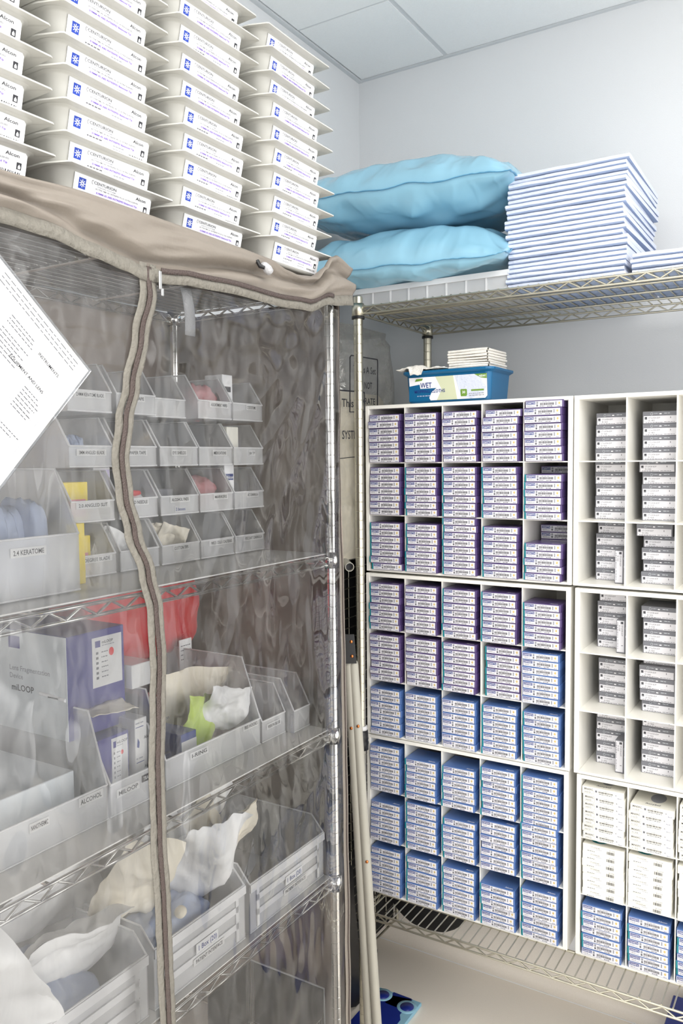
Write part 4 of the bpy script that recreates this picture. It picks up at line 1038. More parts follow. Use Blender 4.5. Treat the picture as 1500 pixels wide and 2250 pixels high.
# indigo and white device cartons
def device_carton(x0, x1, y0, y1, z0, z1, label, torn=False):
    c = Vector(((x0 + x1) / 2, (y0 + y1) / 2, z0)); b = MB()
    X0, X1, Y0, Y1, H = x0 - c.x, x1 - c.x, y0 - c.y, y1 - c.y, z1 - z0
    b.box(X0, X1, Y0, Y1, 0, H, 'indigo', 0.001)
    o = b.build('device_carton', None, (0, 0, 0), loc=c); tag(o, label, 'carton', 'indigo and white device cartons')
    e = MB(); wd = Y1 - Y0
    e.box(X0 - 0.0006, X1 - 0.001, Y0 - 0.0012, Y0 - 0.0002, 0.001, H - 0.001, 'pgrey')
    fr = Frame((X0, Y0 - 0.0012, 0), (1, 0, 0), (0, 0, 1)); L = X1 - X0
    e.rect(fr, L * 0.3, H * 0.82, L * 0.44, H * 0.94, 'indigo', 1)
    e.text(fr, 'Lens Fragmentation', L * 0.3, H * 0.6, 0.013, 'grey', 1, width=L * 0.5); e.text(fr, 'Device', L * 0.3, H * 0.52, 0.013, 'grey', 1)
    e.text(fr, 'miLOOP', L * 0.32, H * 0.4, 0.016, 'ink', 1, width=L * 0.28)
    e.tube([fr.p(L * 0.68, H * 0.42, 2), fr.p(L * 0.98, H * 0.4, 2)], 0.0035, 'white', 6); e.rect(fr, L * 0.8, H * 0.405, L * 0.92, H * 0.418, 'ink', 20)
    e.build('printed_side', o)
    e = MB(); lz0, lz1 = H * 0.44, H * 0.93
    if H < 0.17: lz0, lz1 = H * 0.2, H * 0.95
    e.box(X1, X1 + 0.0005, Y0 + wd * 0.42, Y1 - wd * 0.05, lz0, lz1, 'paper')
    fr = Frame((X1 + 0.0005, Y0 + wd * 0.42, lz0), (0, 1, 0), (0, 0, 1)); lw, lh = wd * 0.53, lz1 - lz0
    e.rect(fr, lw * .1, lh * .8, lw * .27, lh * .93, 'indigo', 1); e.text(fr, 'miLOOP', lw * .32, lh * .86, lh * .08, 'ink', 1); e.dashes(fr, lw * .32, lw * .75, lh * .81, lh * .02, 'grey', 1, 2, .003)
    e.poly(fr, [(lw * .64 + lw * .085 * math.cos(2 * PI * i / 20), lh * .66 + lw * .11 * math.sin(2 * PI * i / 20)) for i in range(20)], 'redp', 1)
    for i in range(6): e.dashes(fr, lw * .3, lw * .52, lh * (.68 - .1 * i), lh * .02, 'faint', 1, i, .003); e.rect(fr, lw * .12, lh * (.66 - .1 * i), lw * .2, lh * (.71 - .1 * i), 'faint', 1)
    e.build('printed_label', o)
    if torn:
        e = MB()
        e.grid(lambda u, v: (X1 + 0.001 + 0.045 * v, Y0 + wd * (0.12 + 0.78 * u), H * 0.27 - 0.012 * math.sin(v * 1.6) + 0.012 * (1 - u) * v + 0.004 * nz(u * 5, v * 5)), 14, 8, 'cream')
        solid(e.build('torn_flap', o), 0.001)
    return o
device_carton(0.13, 0.345, -1.582, -1.455, z2 + 0.121, z2 + 0.30, 'large indigo and white device carton with a torn flap, standing on the loop bin', True)
device_carton(0.16, 0.372, -1.545, -1.475, z2 + 0.0025, z2 + 0.117, 'indigo device carton with a red dot label standing inside the loop bin')
def zl(e, fr, wd, h):
    for i in range(2):
        e.dashes(fr, wd * .05, wd * .7, h * (.93 - .48 * i), h * .02, 'grey', 1, i, .006); e.rect(fr, wd * .05, h * (.88 - .48 * i), wd * .7, h * (.89 - .48 * i), 'navy', 1)
        e.poly(fr, [(wd * .2, h * (.74 - .48 * i)), (wd * .35, h * (.68 - .48 * i)), (wd * .3, h * (.6 - .48 * i)), (wd * .12, h * (.62 - .48 * i))], 'navy', 1)
    e.text(fr, 'Alcon', wd * .72, h * .7, h * .06, 'ink', 1); e.text(fr, 'Alcon', wd * .72, h * .3, h * .06, 'ink', 1)
block('injector_carton', 0.25, 0.385, -1.472, -1.443, z2 + 0.0025, z2 + 0.135, 'paper', 'white injector carton beside the indigo one in the loop bin', 'carton', extra=zl)
block('injector_carton', 0.25, 0.36, -1.452, -1.40, z2 + 0.1815, z2 + 0.225, 'paper', 'crumpled white carton lying across the bin rims beside the torn carton', 'carton')
block('injector_carton', 0.27, 0.39, -1.432, -1.408, z2 + 0.0025, z2 + 0.165, 'paper', 'white injector carton with red print at the left of the ring bin', 'carton', extra=zl)
lumps('waste_bag', (0.13, -1.24, z2 + 0.265), (0.13, 0.34, 0.2), 'red', 'red plastic bag on the bins at the back of the middle shelf', 'bag', 2.2, amp=0.06, p=0.22)
block('paper_slip', 0.21, 0.213, -1.17, -1.13, z2 + 0.1, z2 + 0.2, 'pouch', 'small white printed slip standing against the red bag', 'slip', extra=lambda e, fr, wd, h: [e.dashes(fr, wd * .1, wd * .9, h * (.85 - .1 * i), h * .02, 'faint', 1, i, .004) for i in range(4)])
block('hook_carton', 0.28, 0.39, -1.36, -1.318, z2 + 0.0025, z2 + 0.075, 'navy', 'dark blue and white carton in the ring bin', 'carton', extra=lambda e, fr, wd, h: (e.rect(fr, 0, 0, wd, h * .8, 'paper', 1), e.dashes(fr, wd * .1, wd * .8, h * .5, h * .04, 'faint', 2, 1, .004)))
pouch('insert_sheet', (0.36, -1.275, z2 + 0.07), 0.09, 0.11, 0.006, 'lime', 'lime green insert sheet in the iris hooks bin', 'sheet', 1.1, (0.2, 0.25, 1.5))
pouch('hook_pouch', (0.31, -1.25, z2 + 0.105), 0.19, 0.12, 0.012, 'cream', 'cream sterile pouch leaning behind the lime insert', 'pouch', 7.7, (0.1, 0.1, 1.45))
pouch('hook_pouch', (0.375, -1.215, z2 + 0.085), 0.11, 0.1, 0.02, 'pouch', 'white sterile pouch curling at the front of the iris hooks bin', 'pouch', 9.3, (0.35, 0.3, 1.3))
block('device_carton', 0.15, 0.375, -1.76, -1.60, z2 + 0.0025, z2 + 0.085, 'pgrey', 'pale grey carton lying in the large alcohol bin', 'carton')

# ---- lower shelf
z3 = SH[3] + 0.0045
pil = lambda y: [('1 Box (20)', y + 0.005, 0.056, 0.06, 0.018, 'binrim', 'navy'), ('PATIENT INTERFACE', y + 0.01, 0.034, 0.085, 0.013, 'paper', 'ink')]
bin_(0.475, -1.27, -1.004, z3, 0.36, 0.1, 0.135, 0.03, 'large ribbed clear bin at the far end of the lower shelf', pil(-1.13), ribs=True)
bin_(0.475, -1.53, -1.285, z3, 0.36, 0.108, 0.14, 0.03, 'large ribbed clear bin heaped with white pouches on the lower shelf', pil(-1.405), ribs=True)
bin_(0.475, -1.83, -1.545, z3, 0.36, 0.108, 0.14, 0.03, 'large ribbed clear bin left of the zip on the lower shelf', [], ribs=True)
PO = [(0.41, -1.495, 0.20, 0.13, 0.15, (0.35, 0.35, 1.4), 'cream'), (0.38, -1.42, 0.215, 0.14, 0.17, (0.3, -0.5, 1.5), 'pouch'), (0.43, -1.345, 0.17, 0.15, 0.2, (0.45, 0.12, 1.3), 'pouch'), (0.33, -1.23, 0.2, 0.2, 0.1, (0.4, -0.55, 1.5), 'pouch'),
      (0.40, -1.235, 0.165, 0.15, 0.11, (0.6, -0.35, 1.4), 'cream'), (0.36, -1.30, 0.20, 0.16, 0.12, (0.2, -0.3, 1.6), 'cream'), (0.30, -1.58, 0.2, 0.2, 0.16, (0.3, 0.1, 1.6), 'pouch'), (0.40, -1.64, 0.14, 0.2, 0.12, (0.7, 0.1, 1.5), 'pouch'), (0.28, -1.40, 0.2, 0.24, 0.2, (0.15, 0.2, 1.55), 'cream')]
PLB = ['cream pouch beside the zip on the lower shelf heap', 'white pouch with a pointed corner on top of the lower shelf heap', 'bright white pouch at the front of the lower shelf heap', 'white pouch with a blue band behind the heap on the lower shelf',
       'cream pouch lying at the far right of the lower shelf heap', 'cream pouch in the middle of the lower shelf heap', 'white pouch at the back left of the zip on the lower shelf', 'white pouch lying in the bin left of the zip', 'large cream pouch standing at the back of the lower shelf heap']
for i, (x, y, dz, w_, h, rot, k) in enumerate(PO):
    pouch('sterile_pouch', (x, y, z3 + dz), w_, h, 0.03, k, PLB[i], 'pouch', i * 3.1 + 0.4, rot, 'sterile pouches on the lower shelf', band='cobalt' if i == 3 else None)
lumps('blue_wrap', (0.41, -1.43, z3 + 0.085), (0.1, 0.17, 0.07), 'bluecloth', 'blue wrapped packet under the white pouches', 'packet', 3.9)
b = MB(); T = Matrix.Translation((0.455, -1.44, z3 + 0.125)) @ Matrix.Rotation(1.2, 4, 'X') @ Matrix.Rotation(0.5, 4, 'Y')
b.lathe([(0.0005, -0.02), (0.004, -0.016), (0.009, -0.004), (0.0105, 0.0), (0.0105, 0.008), (0.0095, 0.012), (0.0005, 0.013)], 'cream', 16, T=T)
tag(b.build('tubing_cap', None, (0.455, -1.44, z3 + 0.125)), 'small cream cone cap resting on the blue packet', 'cap')
lumps('drape_pack', (0.33, -1.69, z3 + 0.06), (0.22, 0.2, 0.1), 'bluecloth', 'blue wrapped pack inside the bin left of the zip', 'packet', 1.9)
pouch('plastic_bag', (0.462, -1.875, 0.92), 0.24, 0.32, 0.012, 'pouch', 'bright white plastic bag at the lower left edge of the cover', 'bag', 6.2, (0.0, -0.5, 1.56))
# acrylic holder on the lowest shelf
b = MB(); z4 = SH[4] + 0.0045; x0, x1, y0, y1, H = 0.26, 0.47, -1.16, -1.0, 0.16; t = 0.003
pts = [(x0, z4 + H), (x1, z4 + H), (x1, z4), (x0, z4)]
b.box(x0, x1, y1 - t, y1, z4, z4 + H, 'acrylic', 0.001); b.box(x0, x1, y0, y0 + t, z4, z4 + H * 0.6, 'acrylic', 0.001); b.box(x1 - t, x1, y0 + t, y1 - t, z4, z4 + H * 0.6, 'acrylic', 0.001); b.box(x0, x0 + t, y0 + t, y1 - t, z4, z4 + H, 'acrylic', 0.001); b.box(x0 + t, x1 - t, y0 + t, y1 - t, z4, z4 + t, 'acrylic')
o = b.build('acrylic_holder', None, (0.36, -1.08, z4)); tag(o, 'clear acrylic holder on the lowest shelf of the covered rack', 'holder')
b = MB(); r = 0.0022
sl = [(0.365 + 0.05 * c_ + (0.02 if c_ > 0 else -0.02) , y0 - 0.0005, z4 + H * 0.55 + 0.02 * s_) for c_, s_ in [(math.cos(a), math.sin(a)) for a in [2 * PI * i / 20 for i in range(20)]]]
b.tube(sl, r, 'binrim', 6, closed=True); b.tube([(x0, y1, z4 + H), (x1, y1, z4 + H), (x1, y1, z4)], r, 'binrim', 6)
b.build('handle_slot', o, (0.36, -1.08, z4))

# ================================================================== on top of the back rack
zt = BZT + 0.0022
# translucent tote under the pillows
b = MB(); x0, x1, y0, y1, H, t = 0.275, 0.715, -0.50, -0.14, 0.05, 0.003
for a0, a1, c0_, c1_ in ((x0, x1, y0, y0 + t), (x0, x1, y1 - t, y1), (x0, x0 + t, y0 + t, y1 - t), (x1 - t, x1, y0 + t, y1 - t)): b.box(a0, a1, c0_, c1_, zt, zt + H, 'bin')
b.box(x0 + t, x1 - t, y0 + t, y1 - t, zt, zt + t, 'bin')
for i in range(1, 8): b.box(x0 + 0.055 * i - 0.002, x0 + 0.055 * i + 0.002, y0 - 0.003, y0, zt, zt + H - 0.01, 'binrim')
o = b.build('storage_tote', None, (0.49, y0, zt)); tag(o, 'translucent tote under the blue pillows on the back rack', 'tote')
b = MB(); b.box(x0 - 0.006, x1 + 0.006, y0 - 0.006, y0 + 0.001, zt + H - 0.014, zt + H, 'binrim'); b.box(x1 - 0.001, x1 + 0.006, y0, y1, zt + H - 0.014, zt + H, 'binrim'); b.box(x0 - 0.006, x0 + 0.001, y0, y1, zt + H - 0.014, zt + H, 'binrim')
b.build('rim', o, (0.49, y0, zt))
def pillow(c, L, Wd, Tt, Tb, seed, rot, label, sag=0.0, droop=0.0):
    b = MB(); n1, n2 = 120, 70
    def edge(x, y):
        return (x * (1 - 0.05 * (1 - abs(y) ** 2)) , y * (1 - 0.06 * (1 - abs(x) ** 2)))
    def half(sg):
        T = Tt if sg > 0 else Tb
        def fn(u, v):
            x = 2 * u - 1; y = 2 * v - 1
            x = math.sin(x * PI / 2) * 0.6 + x * 0.4; y = math.sin(y * PI / 2) * 0.6 + y * 0.4
            ex, ey = edge(x, y)
            f = max(0, (1 - abs(x) ** 2.6) * (1 - abs(y) ** 2.6)); h = T * f ** 0.55
            near = f ** 0.3 * (1 - f) ** 1.2
            wr = near * (0.022 * nz(x * 4.5 + seed, y * 3, sg) + 0.016 * (0.3 - min(0.3, 2.2 * abs(nz(x * 6 + seed, y * 2.2, sg + 5)))))
            wr += 0.006 * f * nz(x * 3 + seed, y * 3, sg * 2)
            zs = 0.010 * nz(x * 4 + seed, y * 4, 30) + sag * x - droop * max(0.0, -y - 0.45) ** 1.3
            return (ex * L / 2, ey * Wd / 2 - 0.5 * wr * (1 if y < 0 else -1), sg * (h + wr) + zs)
        return fn
    b.grid(half(1), n1, n2, 'pillow'); 
    b.grid(half(-1), n1, n2, 'pillow')
    o = b.build('pillow', None, (0, 0, 0), loc=c); o.rotation_euler = rot; tag(o, label, 'pillow', 'blue vinyl pillows')
    s = MB(); ft = half(1)
    ring = [(i / n1, 0) for i in range(n1)] + [(1, j / n2) for j in range(n2)] + [(1 - i / n1, 1) for i in range(n1)] + [(0, 1 - j / n2) for j in range(n2)]
    pts = [Vector(ft(u, v)) for u, v in ring]
    outp = [Vector((p.x * 1.018, p.y * 1.026, p.z + 0.002 * nz(i * 0.4, seed))) for i, p in enumerate(pts)]
    N = len(pts)
    s.add([tuple(p) for p in pts] + [tuple(p) for p in outp], [(i, (i + 1) % N, N + (i + 1) % N, N + i) for i in range(N)], 'seam', True)
    solid(s.build('seam', o), 0.0016)
    return o
pillow((0.40, -0.355, zt + H + 0.074), 0.66, 0.47, 0.09, 0.074, 1.3, (0.03, 0.035, 0.03), 'lower blue vinyl pillow lying on the translucent tote', droop=0.075)
pillow((0.395, -0.335, zt + H + 0.246), 0.70, 0.46, 0.106, 0.08, 4.7, (0.02, 0.055, 0.0), 'upper blue vinyl pillow lying on the lower one')
# underpads
def pad_mesh(seed, L, D, th):
    """folded pad: one soft rolled front edge, blue backing with painted shade underneath, tissue above"""
    b = MB(); n = 40; r = th * 0.49
    prof = [(r * (1 - 1.15 * math.sin(PI * i / 12)), r - r * math.cos(PI * i / 12)) for i in range(13)]
    prof[7] = (prof[7][0] + 0.0007, prof[7][1])
    prof += [(D * 0.5, th * 0.97), (D, th * 0.9), (D, 0.0)]
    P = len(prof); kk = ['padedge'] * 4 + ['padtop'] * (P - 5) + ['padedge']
    def fn(u, j):
        y, z = prof[j]
        x = (u - 0.5) * L
        fr = 0.0022 * nz(u * 70, seed, j) if (u < 0.001 or u > 0.999) else 0
        return (x + fr, y + 0.004 * nz(u * 4 + seed, 1.0) + (0.0012 * nz(u * 30, seed) if j < 13 else 0), z + 0.0011 * nz(u * 5 + seed, 3) * min(1, j / 3))
    W_ = n + 1
    vv = [fn(i / n, j) for j in range(P) for i in range(W_)]
    for j in range(P):
        o0 = j * W_; o1 = ((j + 1) % P) * W_
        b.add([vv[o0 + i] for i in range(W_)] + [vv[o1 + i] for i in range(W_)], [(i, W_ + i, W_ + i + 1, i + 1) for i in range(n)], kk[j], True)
    for i in (0, n):
        b.add([vv[j * W_ + i] for j in range(P)], [tuple(range(P)) if i == 0 else tuple(range(P))[::-1]], 'padtop')
    return b.mesh('underpad')
PTH = 0.0118
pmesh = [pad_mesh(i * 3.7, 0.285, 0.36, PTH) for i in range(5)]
rp = random.Random(8); lean = 0.0
for i in range(23):
    o = bpy.data.objects.new('underpad', pmesh[rp.randrange(5)]); COL.objects.link(o)
    o.location = (0.862 + rp.uniform(-0.007, 0.005) - (0.006 if 7 < i < 18 else 0), -0.502 + rp.uniform(-0.005, 0.004), zt + 0.0003 + i * (PTH + 0.0003)); o.rotation_euler = (0, 0, rp.uniform(-0.018, 0.018))
    tag(o, 'folded white and blue underpad %s from the bottom of the tall stack' % ORD[i + 1], 'underpad', 'underpads in the tall stack')
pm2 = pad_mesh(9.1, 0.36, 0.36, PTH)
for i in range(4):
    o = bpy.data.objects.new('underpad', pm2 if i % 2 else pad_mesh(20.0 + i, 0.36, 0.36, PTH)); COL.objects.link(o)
    o.location = (1.195 + rp.uniform(-0.004, 0.004), -0.502 + rp.uniform(-0.004, 0.004), zt + 0.0003 + i * (PTH + 0.0003)); o.rotation_euler = (0, 0, rp.uniform(-0.01, 0.01))
    tag(o, 'folded white and blue underpad %s from the bottom of the low stack at the right' % ORD[i + 1], 'underpad', 'underpads in the low stack')

# ---- tub of wet mopping cloths
zo_ = OZ[0] + OH + 0.0003
TX0, TX1, TY0, TY1, THH = 0.402, 0.642, -0.432, -0.29, 0.088
b = MB(); cxm, cym = (TX0 + TX1) / 2, (TY0 + TY1) / 2
def trr(w_, d, r, z, n=4):
    pts = []
    for cx, cy_, a0 in ((w_ / 2 - r, d / 2 - r, 0), (-w_ / 2 + r, d / 2 - r, 90), (-w_ / 2 + r, -d / 2 + r, 180), (w_ / 2 - r, -d / 2 + r, 270)):
        for i in range(n + 1):
            a = math.radians(a0 + 90 * i / n); pts.append((cx + r * math.cos(a), cy_ + r * math.sin(a), z))
    return pts
w0, d0 = TX1 - TX0, TY1 - TY0
secs = [trr(w0 - 0.008, d0 - 0.008, 0.012, 0.0), trr(w0, d0, 0.014, 0.004), trr(w0 + 0.010, d0 + 0.010, 0.014, THH - 0.012), trr(w0 + 0.012, d0 + 0.012, 0.014, THH - 0.012), trr(w0 + 0.03, d0 + 0.03, 0.02, THH - 0.006), trr(w0 + 0.03, d0 + 0.03, 0.02, THH), trr(w0 + 0.006, d0 + 0.006, 0.014, THH)]
n = len(secs[0]); m_ = len(secs) - 1
b.grid(lambda u, v: secs[round(v * m_)][int(round(u * n)) % n], n, m_, 'tub', False, True)
b.add(secs[0], [tuple(range(n))[::-1]], 'tub'); b.add([(x, y, THH - 0.004) for x, y, z in secs[-1]], [tuple(range(n))], 'tub')
tub = b.build('wipes_tub', None, (0, 0, 0), loc=(cxm, cym, zo_)); tag(tub, 'blue plastic tub of wet mopping cloths on the left cubby tower', 'tub')
b = MB()
sl_ = 0.005 / (THH - 0.016)
fr = Frame((-w0 / 2 + 0.004, -d0 / 2 - 0.0012, 0.006), (1, 0, 0), (0, -sl_, 1), 0.0004); W, H2 = w0 - 0.008, THH - 0.022
b.poly(fr, [(0, 0), (W - 0.006, 0), (W, 0.006), (W, H2), (0.002, H2)], 'tub', 1)
b.poly(fr, [(0.066, 0.001), (W - 0.007, 0.001), (W - 0.001, 0.007), (W - 0.001, H2 - 0.001), (0.002, H2 - 0.001), (0.003, H2 - 0.024), (0.034, H2 - 0.02), (0.036, 0.034), (0.085, 0.034), (0.07, 0.024), (0.062, 0.008)], 'white', 2)
b.poly(fr, [(0.085, 0.001), (0.145, 0.001), (0.135, H2 - 0.001), (0.082, H2 - 0.001), (0.1, 0.03)], 'sage', 3)
b.poly(fr, [(0.14, H2 - 0.002), (0.155, 0.012), (0.185, 0.001), (W - 0.012, 0.016), (W - 0.002, 0.03), (W - 0.02, H2 - 0.01), (0.19, H2 - 0.002)], 'padtop', 4)
b.poly(fr, [(0.02, H2 - 0.012), (0.042, H2 - 0.010), (0.045, H2 - 0.004), (0.024, H2 - 0.005)], 'green', 4)
b.text(fr, 'WET', 0.037, 0.036, 0.02, 'navy', 5, width=0.034)
b.text(fr, 'MOPPING CLOTHS', 0.018, 0.022, 0.0125, 'navy', 5, width=0.092)
b.dashes(fr, 0.026, 0.066, 0.0125, 0.003, 'padedge', 5, 3, 0.006)
b.poly(fr, [(0.156, 0.008), (0.172, 0.008), (0.174, 0.011), (0.174, 0.025), (0.172, 0.027), (0.157, 0.027), (0.155, 0.025)], 'green', 5); b.text(fr, '30', 0.1645, 0.0155, 0.0095, 'white', 6, 'c')
b.rect(fr, 0.186, 0.0205, 0.222, 0.025, 'green', 5); b.dashes(fr, 0.18, 0.222, 0.013, 0.0022, 'grey', 5, 4, 0.005); b.dashes(fr, 0.18, 0.222, 0.008, 0.0022, 'grey', 5, 5, 0.005)
b.poly(fr, [(0.196, H2 - 0.001), (W - 0.001, H2 - 0.001), (W - 0.001, H2 - 0.014), (0.214, H2 - 0.011)], 'green', 5); b.text(fr, 'NEW!', 0.209, H2 - 0.0095, 0.0075, 'white', 6)
b.build('printed_label', tub)
rc2 = random.Random(5)
for i in range(7):
    b = MB()
    b.grid(lambda u, v: ((u - .5) * 0.115, (v - .5) * 0.12, 0.0076 + 0.0022 * math.sin(u * 3 + i) * u + 0.0012 * nz(u * 4, v * 4, i) - 0.002), 12, 12, 'cloth'); b.grid(lambda u, v: ((u - .5) * 0.115, (v - .5) * 0.12, 0.0012 + 0.001 * math.sin(u * 3 + i) * u - 0.001), 12, 12, 'cloth')
    for e in (0, 1):
        b.grid(lambda u, v: ((e - .5) * 0.115 + (0.003 if e else -0.003) * math.sin(v * PI), (u - .5) * 0.12, 0.0002 + 0.0062 * v), 12, 4, 'cloth'); b.grid(lambda u, v: ((u - .5) * 0.115, (e - .5) * 0.12 + (0.003 if e else -0.003) * math.sin(v * PI), 0.0002 + 0.0062 * v + 0.0022 * math.sin(u * 3 + i) * u * v), 12, 4, 'cloth')
    o = b.build('folded_cloth', None, (0, 0, 0), loc=(0.582 + rc2.uniform(-0.002, 0.002), -0.37 + rc2.uniform(-0.002, 0.002), zo_ + THH + 0.0008 + i * 0.0072)); o.rotation_euler = (0, 0, -0.05 + rc2.uniform(-0.03, 0.03))
    tag(o, 'folded white cloth %s from the bottom of the pile on the blue tub' % ORD[i + 1], 'cloth', 'folded cloths on the blue tub')
b = MB()
def crump(u, v):
    x = 0.376 + 0.145 * u; y = -0.455 + 0.12 * v
    z = zo_ + THH + 0.004 + 0.012 * max(0, nz(u * 4, v * 3, 2) + 0.35 * math.sin(u * 5)) + 0.004 * nz(u * 12, v * 9, 4)
    if y < -0.442 and 0.28 < u < 0.55: z -= 0.018 * (1 - v / 0.11)
    return (x, y, max(z, zo_ + THH - 0.02))
b.grid(crump, 30, 20, 'cloth'); o = solid(b.build('loose_cloth', None, (0.44, -0.40, zo_ + THH)), 0.002, 1); tag(o, 'loose crumpled white cloth draped over the left end of the blue tub', 'cloth')

# ================================================================== corner: wire cart, wrapped bundle, poles, board
kx0, kx1, ky0, ky1, kz0, kz1 = 0.03, 0.16, -0.66, -0.06, 0.11, 1.40
cart = empty('wire_cart', (kx1, ky0, 0), 'black lined wire mesh cart in the corner behind the covered rack', 'cart')
CO2 = (kx1, ky0, 0)
b = MB()
b.box(kx0, kx1 - 0.012, ky0 + 0.012, ky1, kz0, kz1 - 0.02, 'blackmatte', 0.004); b.build('liner', cart, CO2)
b = MB(); r = 0.0016
n = int((kz1 - kz0) / 0.03)
for i in range(n + 1):
    z = kz0 + (kz1 - kz0) * i / n; b.tube([(kx1, ky0, z), (kx1, ky1, z)], r, 'brass', 5); b.tube([(kx0, ky0, z), (kx1, ky0, z)], r, 'brass', 5)
n = 8
for i in range(n + 1):
    y = ky0 + (ky1 - ky0) * i / n; b.tube([(kx1 - 0.002, y, kz0), (kx1 - 0.002, y, kz1)], r * 1.2, 'brass', 5)
for i in range(4):
    x = kx0 + (kx1 - kx0) * i / 3; b.tube([(x, ky0 + 0.002, kz0), (x, ky0 + 0.002, kz1)], r * 1.2, 'brass', 5)
b.build('mesh_panel', cart, CO2)
b = MB()
for x in (kx0, kx1):
    for y in (ky0, ky1): b.tube([(x, y, kz0 - 0.01), (x, y, kz1 + 0.004)], 0.006, 'brass', 8)
for z in (kz0, kz1): b.tube([(kx0, ky0, z), (kx1, ky0, z), (kx1, ky1, z), (kx0, ky1, z)], 0.004, 'brass', 6, closed=True)
for i in range(10): b.tube([(kx0, ky0 + 0.06 * i + 0.03, kz1), (kx1, ky0 + 0.06 * i + 0.03, kz1)], 0.0018, 'brass', 5)
b.build('frame', cart, CO2)
for x in (kx0 + 0.01, kx1 - 0.06):
    for y in (ky0 + 0.02, ky1 - 0.06):
        b = MB(); b.lathe([(0.0005, 0.0), (0.014, 0.0), (0.014, 0.008), (0.007, 0.012), (0.007, 0.105), (0.0005, 0.105)], 'black', 14, (x, y, 0)); b.build('foot', cart, CO2)
b = MB()
b.grid(lambda u, v: (0.30 + 0.15 * math.copysign(abs(math.cos(2 * PI * u)) ** 0.7, math.cos(2 * PI * u)) * math.sin(PI * v) ** 0.5 , -0.10 + 0.05 * math.sin(2 * PI * u) * math.sin(PI * v) ** 0.5, 0.13 + 0.24 * v), 28, 14, 'blackmatte', True, True); b.build('black_bulge', cart, CO2)  # rounded black form held clear of the floor
e0 = onX(768, 1246, 0.31)
b = MB(); dirv = Vector((0.62, -0.78, 0.0)).normalized()
T = Matrix.Translation(e0) @ dirv.to_track_quat('Z', 'Y').to_matrix().to_4x4()
b.lathe([(0.0106, 0.0), (0.0122, 0.0), (0.0122, -0.1), (0.0106, -0.1), (0.0106, 0.0)], 'pole', 20, T=T, hard=True); b.lathe([(0.0005, -0.02), (0.0106, -0.02)], 'ink', 20, T=T)
o = b.build('handle', cart, CO2); o['label'] = 'open ended chrome tube handle'
# wrapped bundle on the cart
bun = empty('wrapped_bundle', (0.13, -0.36, kz1 + 0.006), 'clear wrapped cream bundle with handwritten set notes standing on the wire cart', 'bundle')
BO = (0.13, -0.36, kz1 + 0.006); z0b = kz1 + 0.006
def boxy(cx, cy_, w_, d, z0, z1, amp, seed, n=40, m_=30, taper=0.0):
    def fn(u, v):
        a = 2 * PI * u; p = 0.4
        c_, s_ = math.cos(a), math.sin(a)
        x = math.copysign(abs(c_) ** p, c_); y = math.copysign(abs(s_) ** p, s_)
        k = 1 - taper * v; e = 1.0 if 0.03 < v < 0.97 else 0.9
        return (cx + x * w_ / 2 * k * e + amp * nz(x * 2 + seed, y * 2, v * 7), cy_ + y * d / 2 * k * e + amp * nz(x * 2, y * 2 + seed, v * 7 + 3), z0 + (z1 - z0) * v + (amp * 0.6 * nz(x * 3, y * 3, seed) if v > 0.1 else 0))
    return fn
b = MB(); f_ = boxy(0.125, -0.37, 0.17, 0.40, z0b, 1.90, 0.01, 2.0); b.grid(f_, 40, 30, 'foam', True, True); b.add([f_(i / 40, 1) for i in range(40)], [tuple(range(40))], 'foam'); b.build('foam_core', bun, BO)
b = MB(); f_ = boxy(0.125, -0.385, 0.205, 0.50, z0b + 0.001, 2.092, 0.012, 5.0, 50, 40); b.grid(f_, 50, 40, 'wrap', True, True); b.add([f_(i / 50, 1) for i in range(50)], [tuple(range(50))], 'wrap'); b.build('clear_wrap', bun, BO)
def note(yc, zc, w_, h, lines, x, label):
    fr = Frame((x, yc, zc), (0, 1, 0.02), (0, 0, 1)); b = MB()
    ol_ = [(-w_ / 2, -h / 2), (w_ / 2 - 0.004, -h / 2 + 0.005), (w_ / 2, h / 2 - 0.01), (w_ / 2 - 0.002, h / 2), (-w_ / 2 + 0.01, h / 2), (-w_ / 2 + 0.004, h / 2 - 0.006)]
    b.tube([fr.p(a, c_, 4) for a, c_ in ol_], 0.0018, 'ink', 5, closed=True)
    for i, (st, wd, sz) in enumerate(lines): b.text(fr, st, 0.004, h / 2 - 0.045 - i * 0.045, sz, 'ink', 5, 'c', width=wd)
    o = b.build('handwritten_note', bun, BO); o['label'] = label
note(-0.405, 1.918, 0.165, 0.16, [('This Is A Set', 0.13, 0.028), ('DO NOT', 0.085, 0.028), ('SEPARATE', 0.12, 0.026)], 0.2435, 'handwritten note reading this is a set do not separate')
note(-0.49, 1.80, 0.165, 0.19, [('This Is', 0.1, 0.032), ('', 0.1, 0.02), ('SYSTEM', 0.1, 0.034)], 0.246, 'lower handwritten note partly hidden by the post')
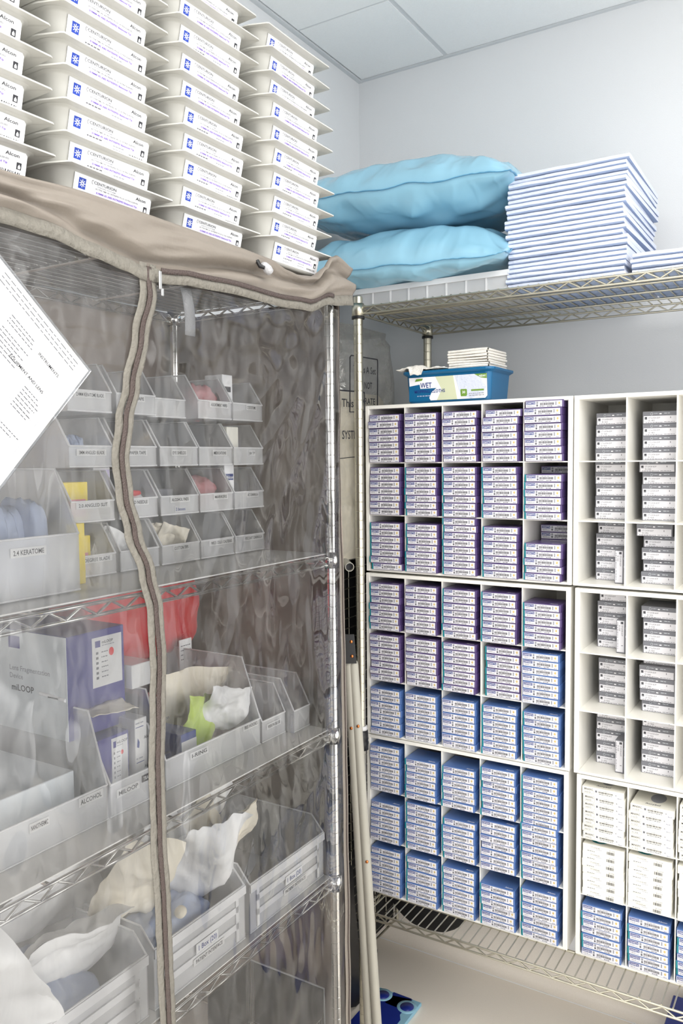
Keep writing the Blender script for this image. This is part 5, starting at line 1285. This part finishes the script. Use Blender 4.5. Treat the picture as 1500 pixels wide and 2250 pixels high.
# leaning grey tubes
A0 = Vector((0.425, -0.70, 0.005)); A1 = Vector((0.372, -0.72, 1.22)); B0 = Vector((0.452, -0.70, 0.005)); B1 = Vector((0.385, -0.715, 1.185))
fold = empty('folding_frame', (0.44, -0.70, 0), 'pair of leaning grey painted tubes with copper rivets between the two racks', 'folded frame')
FO = (0.44, -0.70, 0)
for p0, p1 in ((A0, A1), (B0, B1)):
    b = MB(); b.tube([p0, p0.lerp(p1, 0.5), p1 - Vector((0, 0, 0.01)), p1], [0.0125, 0.0125, 0.0125, 0.010], 'pole', 18); o = b.build('tube', fold, FO)
b = MB(); cz = 1.2
cA = A1.lerp(B1, 0.5)
dz = (A1 - A0).normalized()
q0 = cA - dz * 0.02; q1 = cA + dz * 0.055
ux_ = Vector((0.85, 0.52, 0)).normalized(); nv = ux_.cross(dz).normalized()
b.prism([q0 - ux_ * 0.016 + nv * 0.0135, q0 + ux_ * 0.014 + nv * 0.0135, q1 + ux_ * 0.012 + nv * 0.0135, q1 - ux_ * 0.014 + nv * 0.0135], nv * 0.003, 'black')
br = b.build('bracket', fold, FO)
def rivet(p, nrm, par, r=0.0042):
    b = MB(); T = Matrix.Translation(p) @ nrm.to_track_quat('Z', 'Y').to_matrix().to_4x4()
    b.lathe([(r, 0), (r, 0.001), (r * 0.7, 0.0022), (0.0003, 0.0026)], 'copper', 12, T=T); b.build('rivet', par, FO)
for f_ in (0.25, 0.75): rivet(q0.lerp(q1, f_) + nv * 0.0166 + ux_ * 0.003, nv, br)
for f_ in (0.86, 0.56, 0.14):
    p = B0.lerp(B1, f_); rivet(p + Vector((0.6, -0.8, 0)) * 0.0126 + Vector((0, 0, 0)), Vector((0.6, -0.8, 0)), fold)
p = A0.lerp(A1, 0.83); rivet(p + Vector((0.3, -0.95, 0)) * 0.0126, Vector((0.3, -0.95, 0)), fold)
# black case behind the tubes, standing on the floor beside the wire cart
b = MB()
pan = []
for x_, y_ in ((757, 1885), (775, 1905), (779, 1980), (787, 2060), (794, 2130), (796, 2180), (791, 2203), (782, 2212), (757, 2216)):
    p = onX(x_, y_, 0.20); p.z = max(p.z, 0.001); pan.append(p)
b.prism([tuple(p) for p in pan], (-0.016, 0, 0), 'black')
o = b.build('black_case', None, tuple(pan[4])); tag(o, 'thin black rounded case standing on the floor behind the grey tubes', 'case')
# blue board on the floor
bd = empty('blue_board', (0.29, -0.40, 0), 'dark blue board with pale rimmed round pads lying on the floor under the rack', 'board')
BO3 = (0.29, -0.40, 0)
bx0, bx1, by0, by1 = 0.218, 0.366, -0.60, -0.288
b = MB(); b.box(bx0, bx1, by0, by1, 0.0003, 0.012, 'pale', 0.002); b.build('base', bd, BO3)
b = MB(); fr = Frame((bx0, by0, 0.012), (1, 0, 0), (0, 1, 0), 0.0004); W, H = bx1 - bx0, by1 - by0
b.poly(fr, [(0.018, 0.02), (W - 0.02, 0.02), (W - 0.02, H - 0.105), (W - 0.032, H - 0.085), (W - 0.03, H - 0.002), (0.0, H - 0.03), (0.0, 0.06)], 'royal', 1)
b.poly(fr, [(0.05, H - 0.06), (W - 0.034, H - 0.06), (W - 0.034, H - 0.0005), (0.05, H - 0.0005)], 'royal', 1)
b.build('top_panel', bd, BO3)
for cx, cy_ in ((0.026, H - 0.03), (W - 0.03, H - 0.042)):
    b = MB(); b.lathe([(0.0, 0.0132), (0.0215, 0.0132), (0.0215, 0.0118)], 'royal', 28, (bx0 + cx, by0 + cy_, 0)); b.lathe([(0.0215, 0.0128), (0.031, 0.0128), (0.031, 0.0118)], 'pale', 28, (bx0 + cx, by0 + cy_, 0)); b.build('round_pad', bd, BO3)
# blue carton on the floor at the right edge
b = MB(); b.box(1.06, 1.30, -0.30, -0.05, 0.0005, 0.14, 'royal', 0.002); o = b.build('floor_carton', None, (1.18, -0.2, 0)); tag(o, 'dark blue carton on the floor under the rack at the right edge', 'carton')
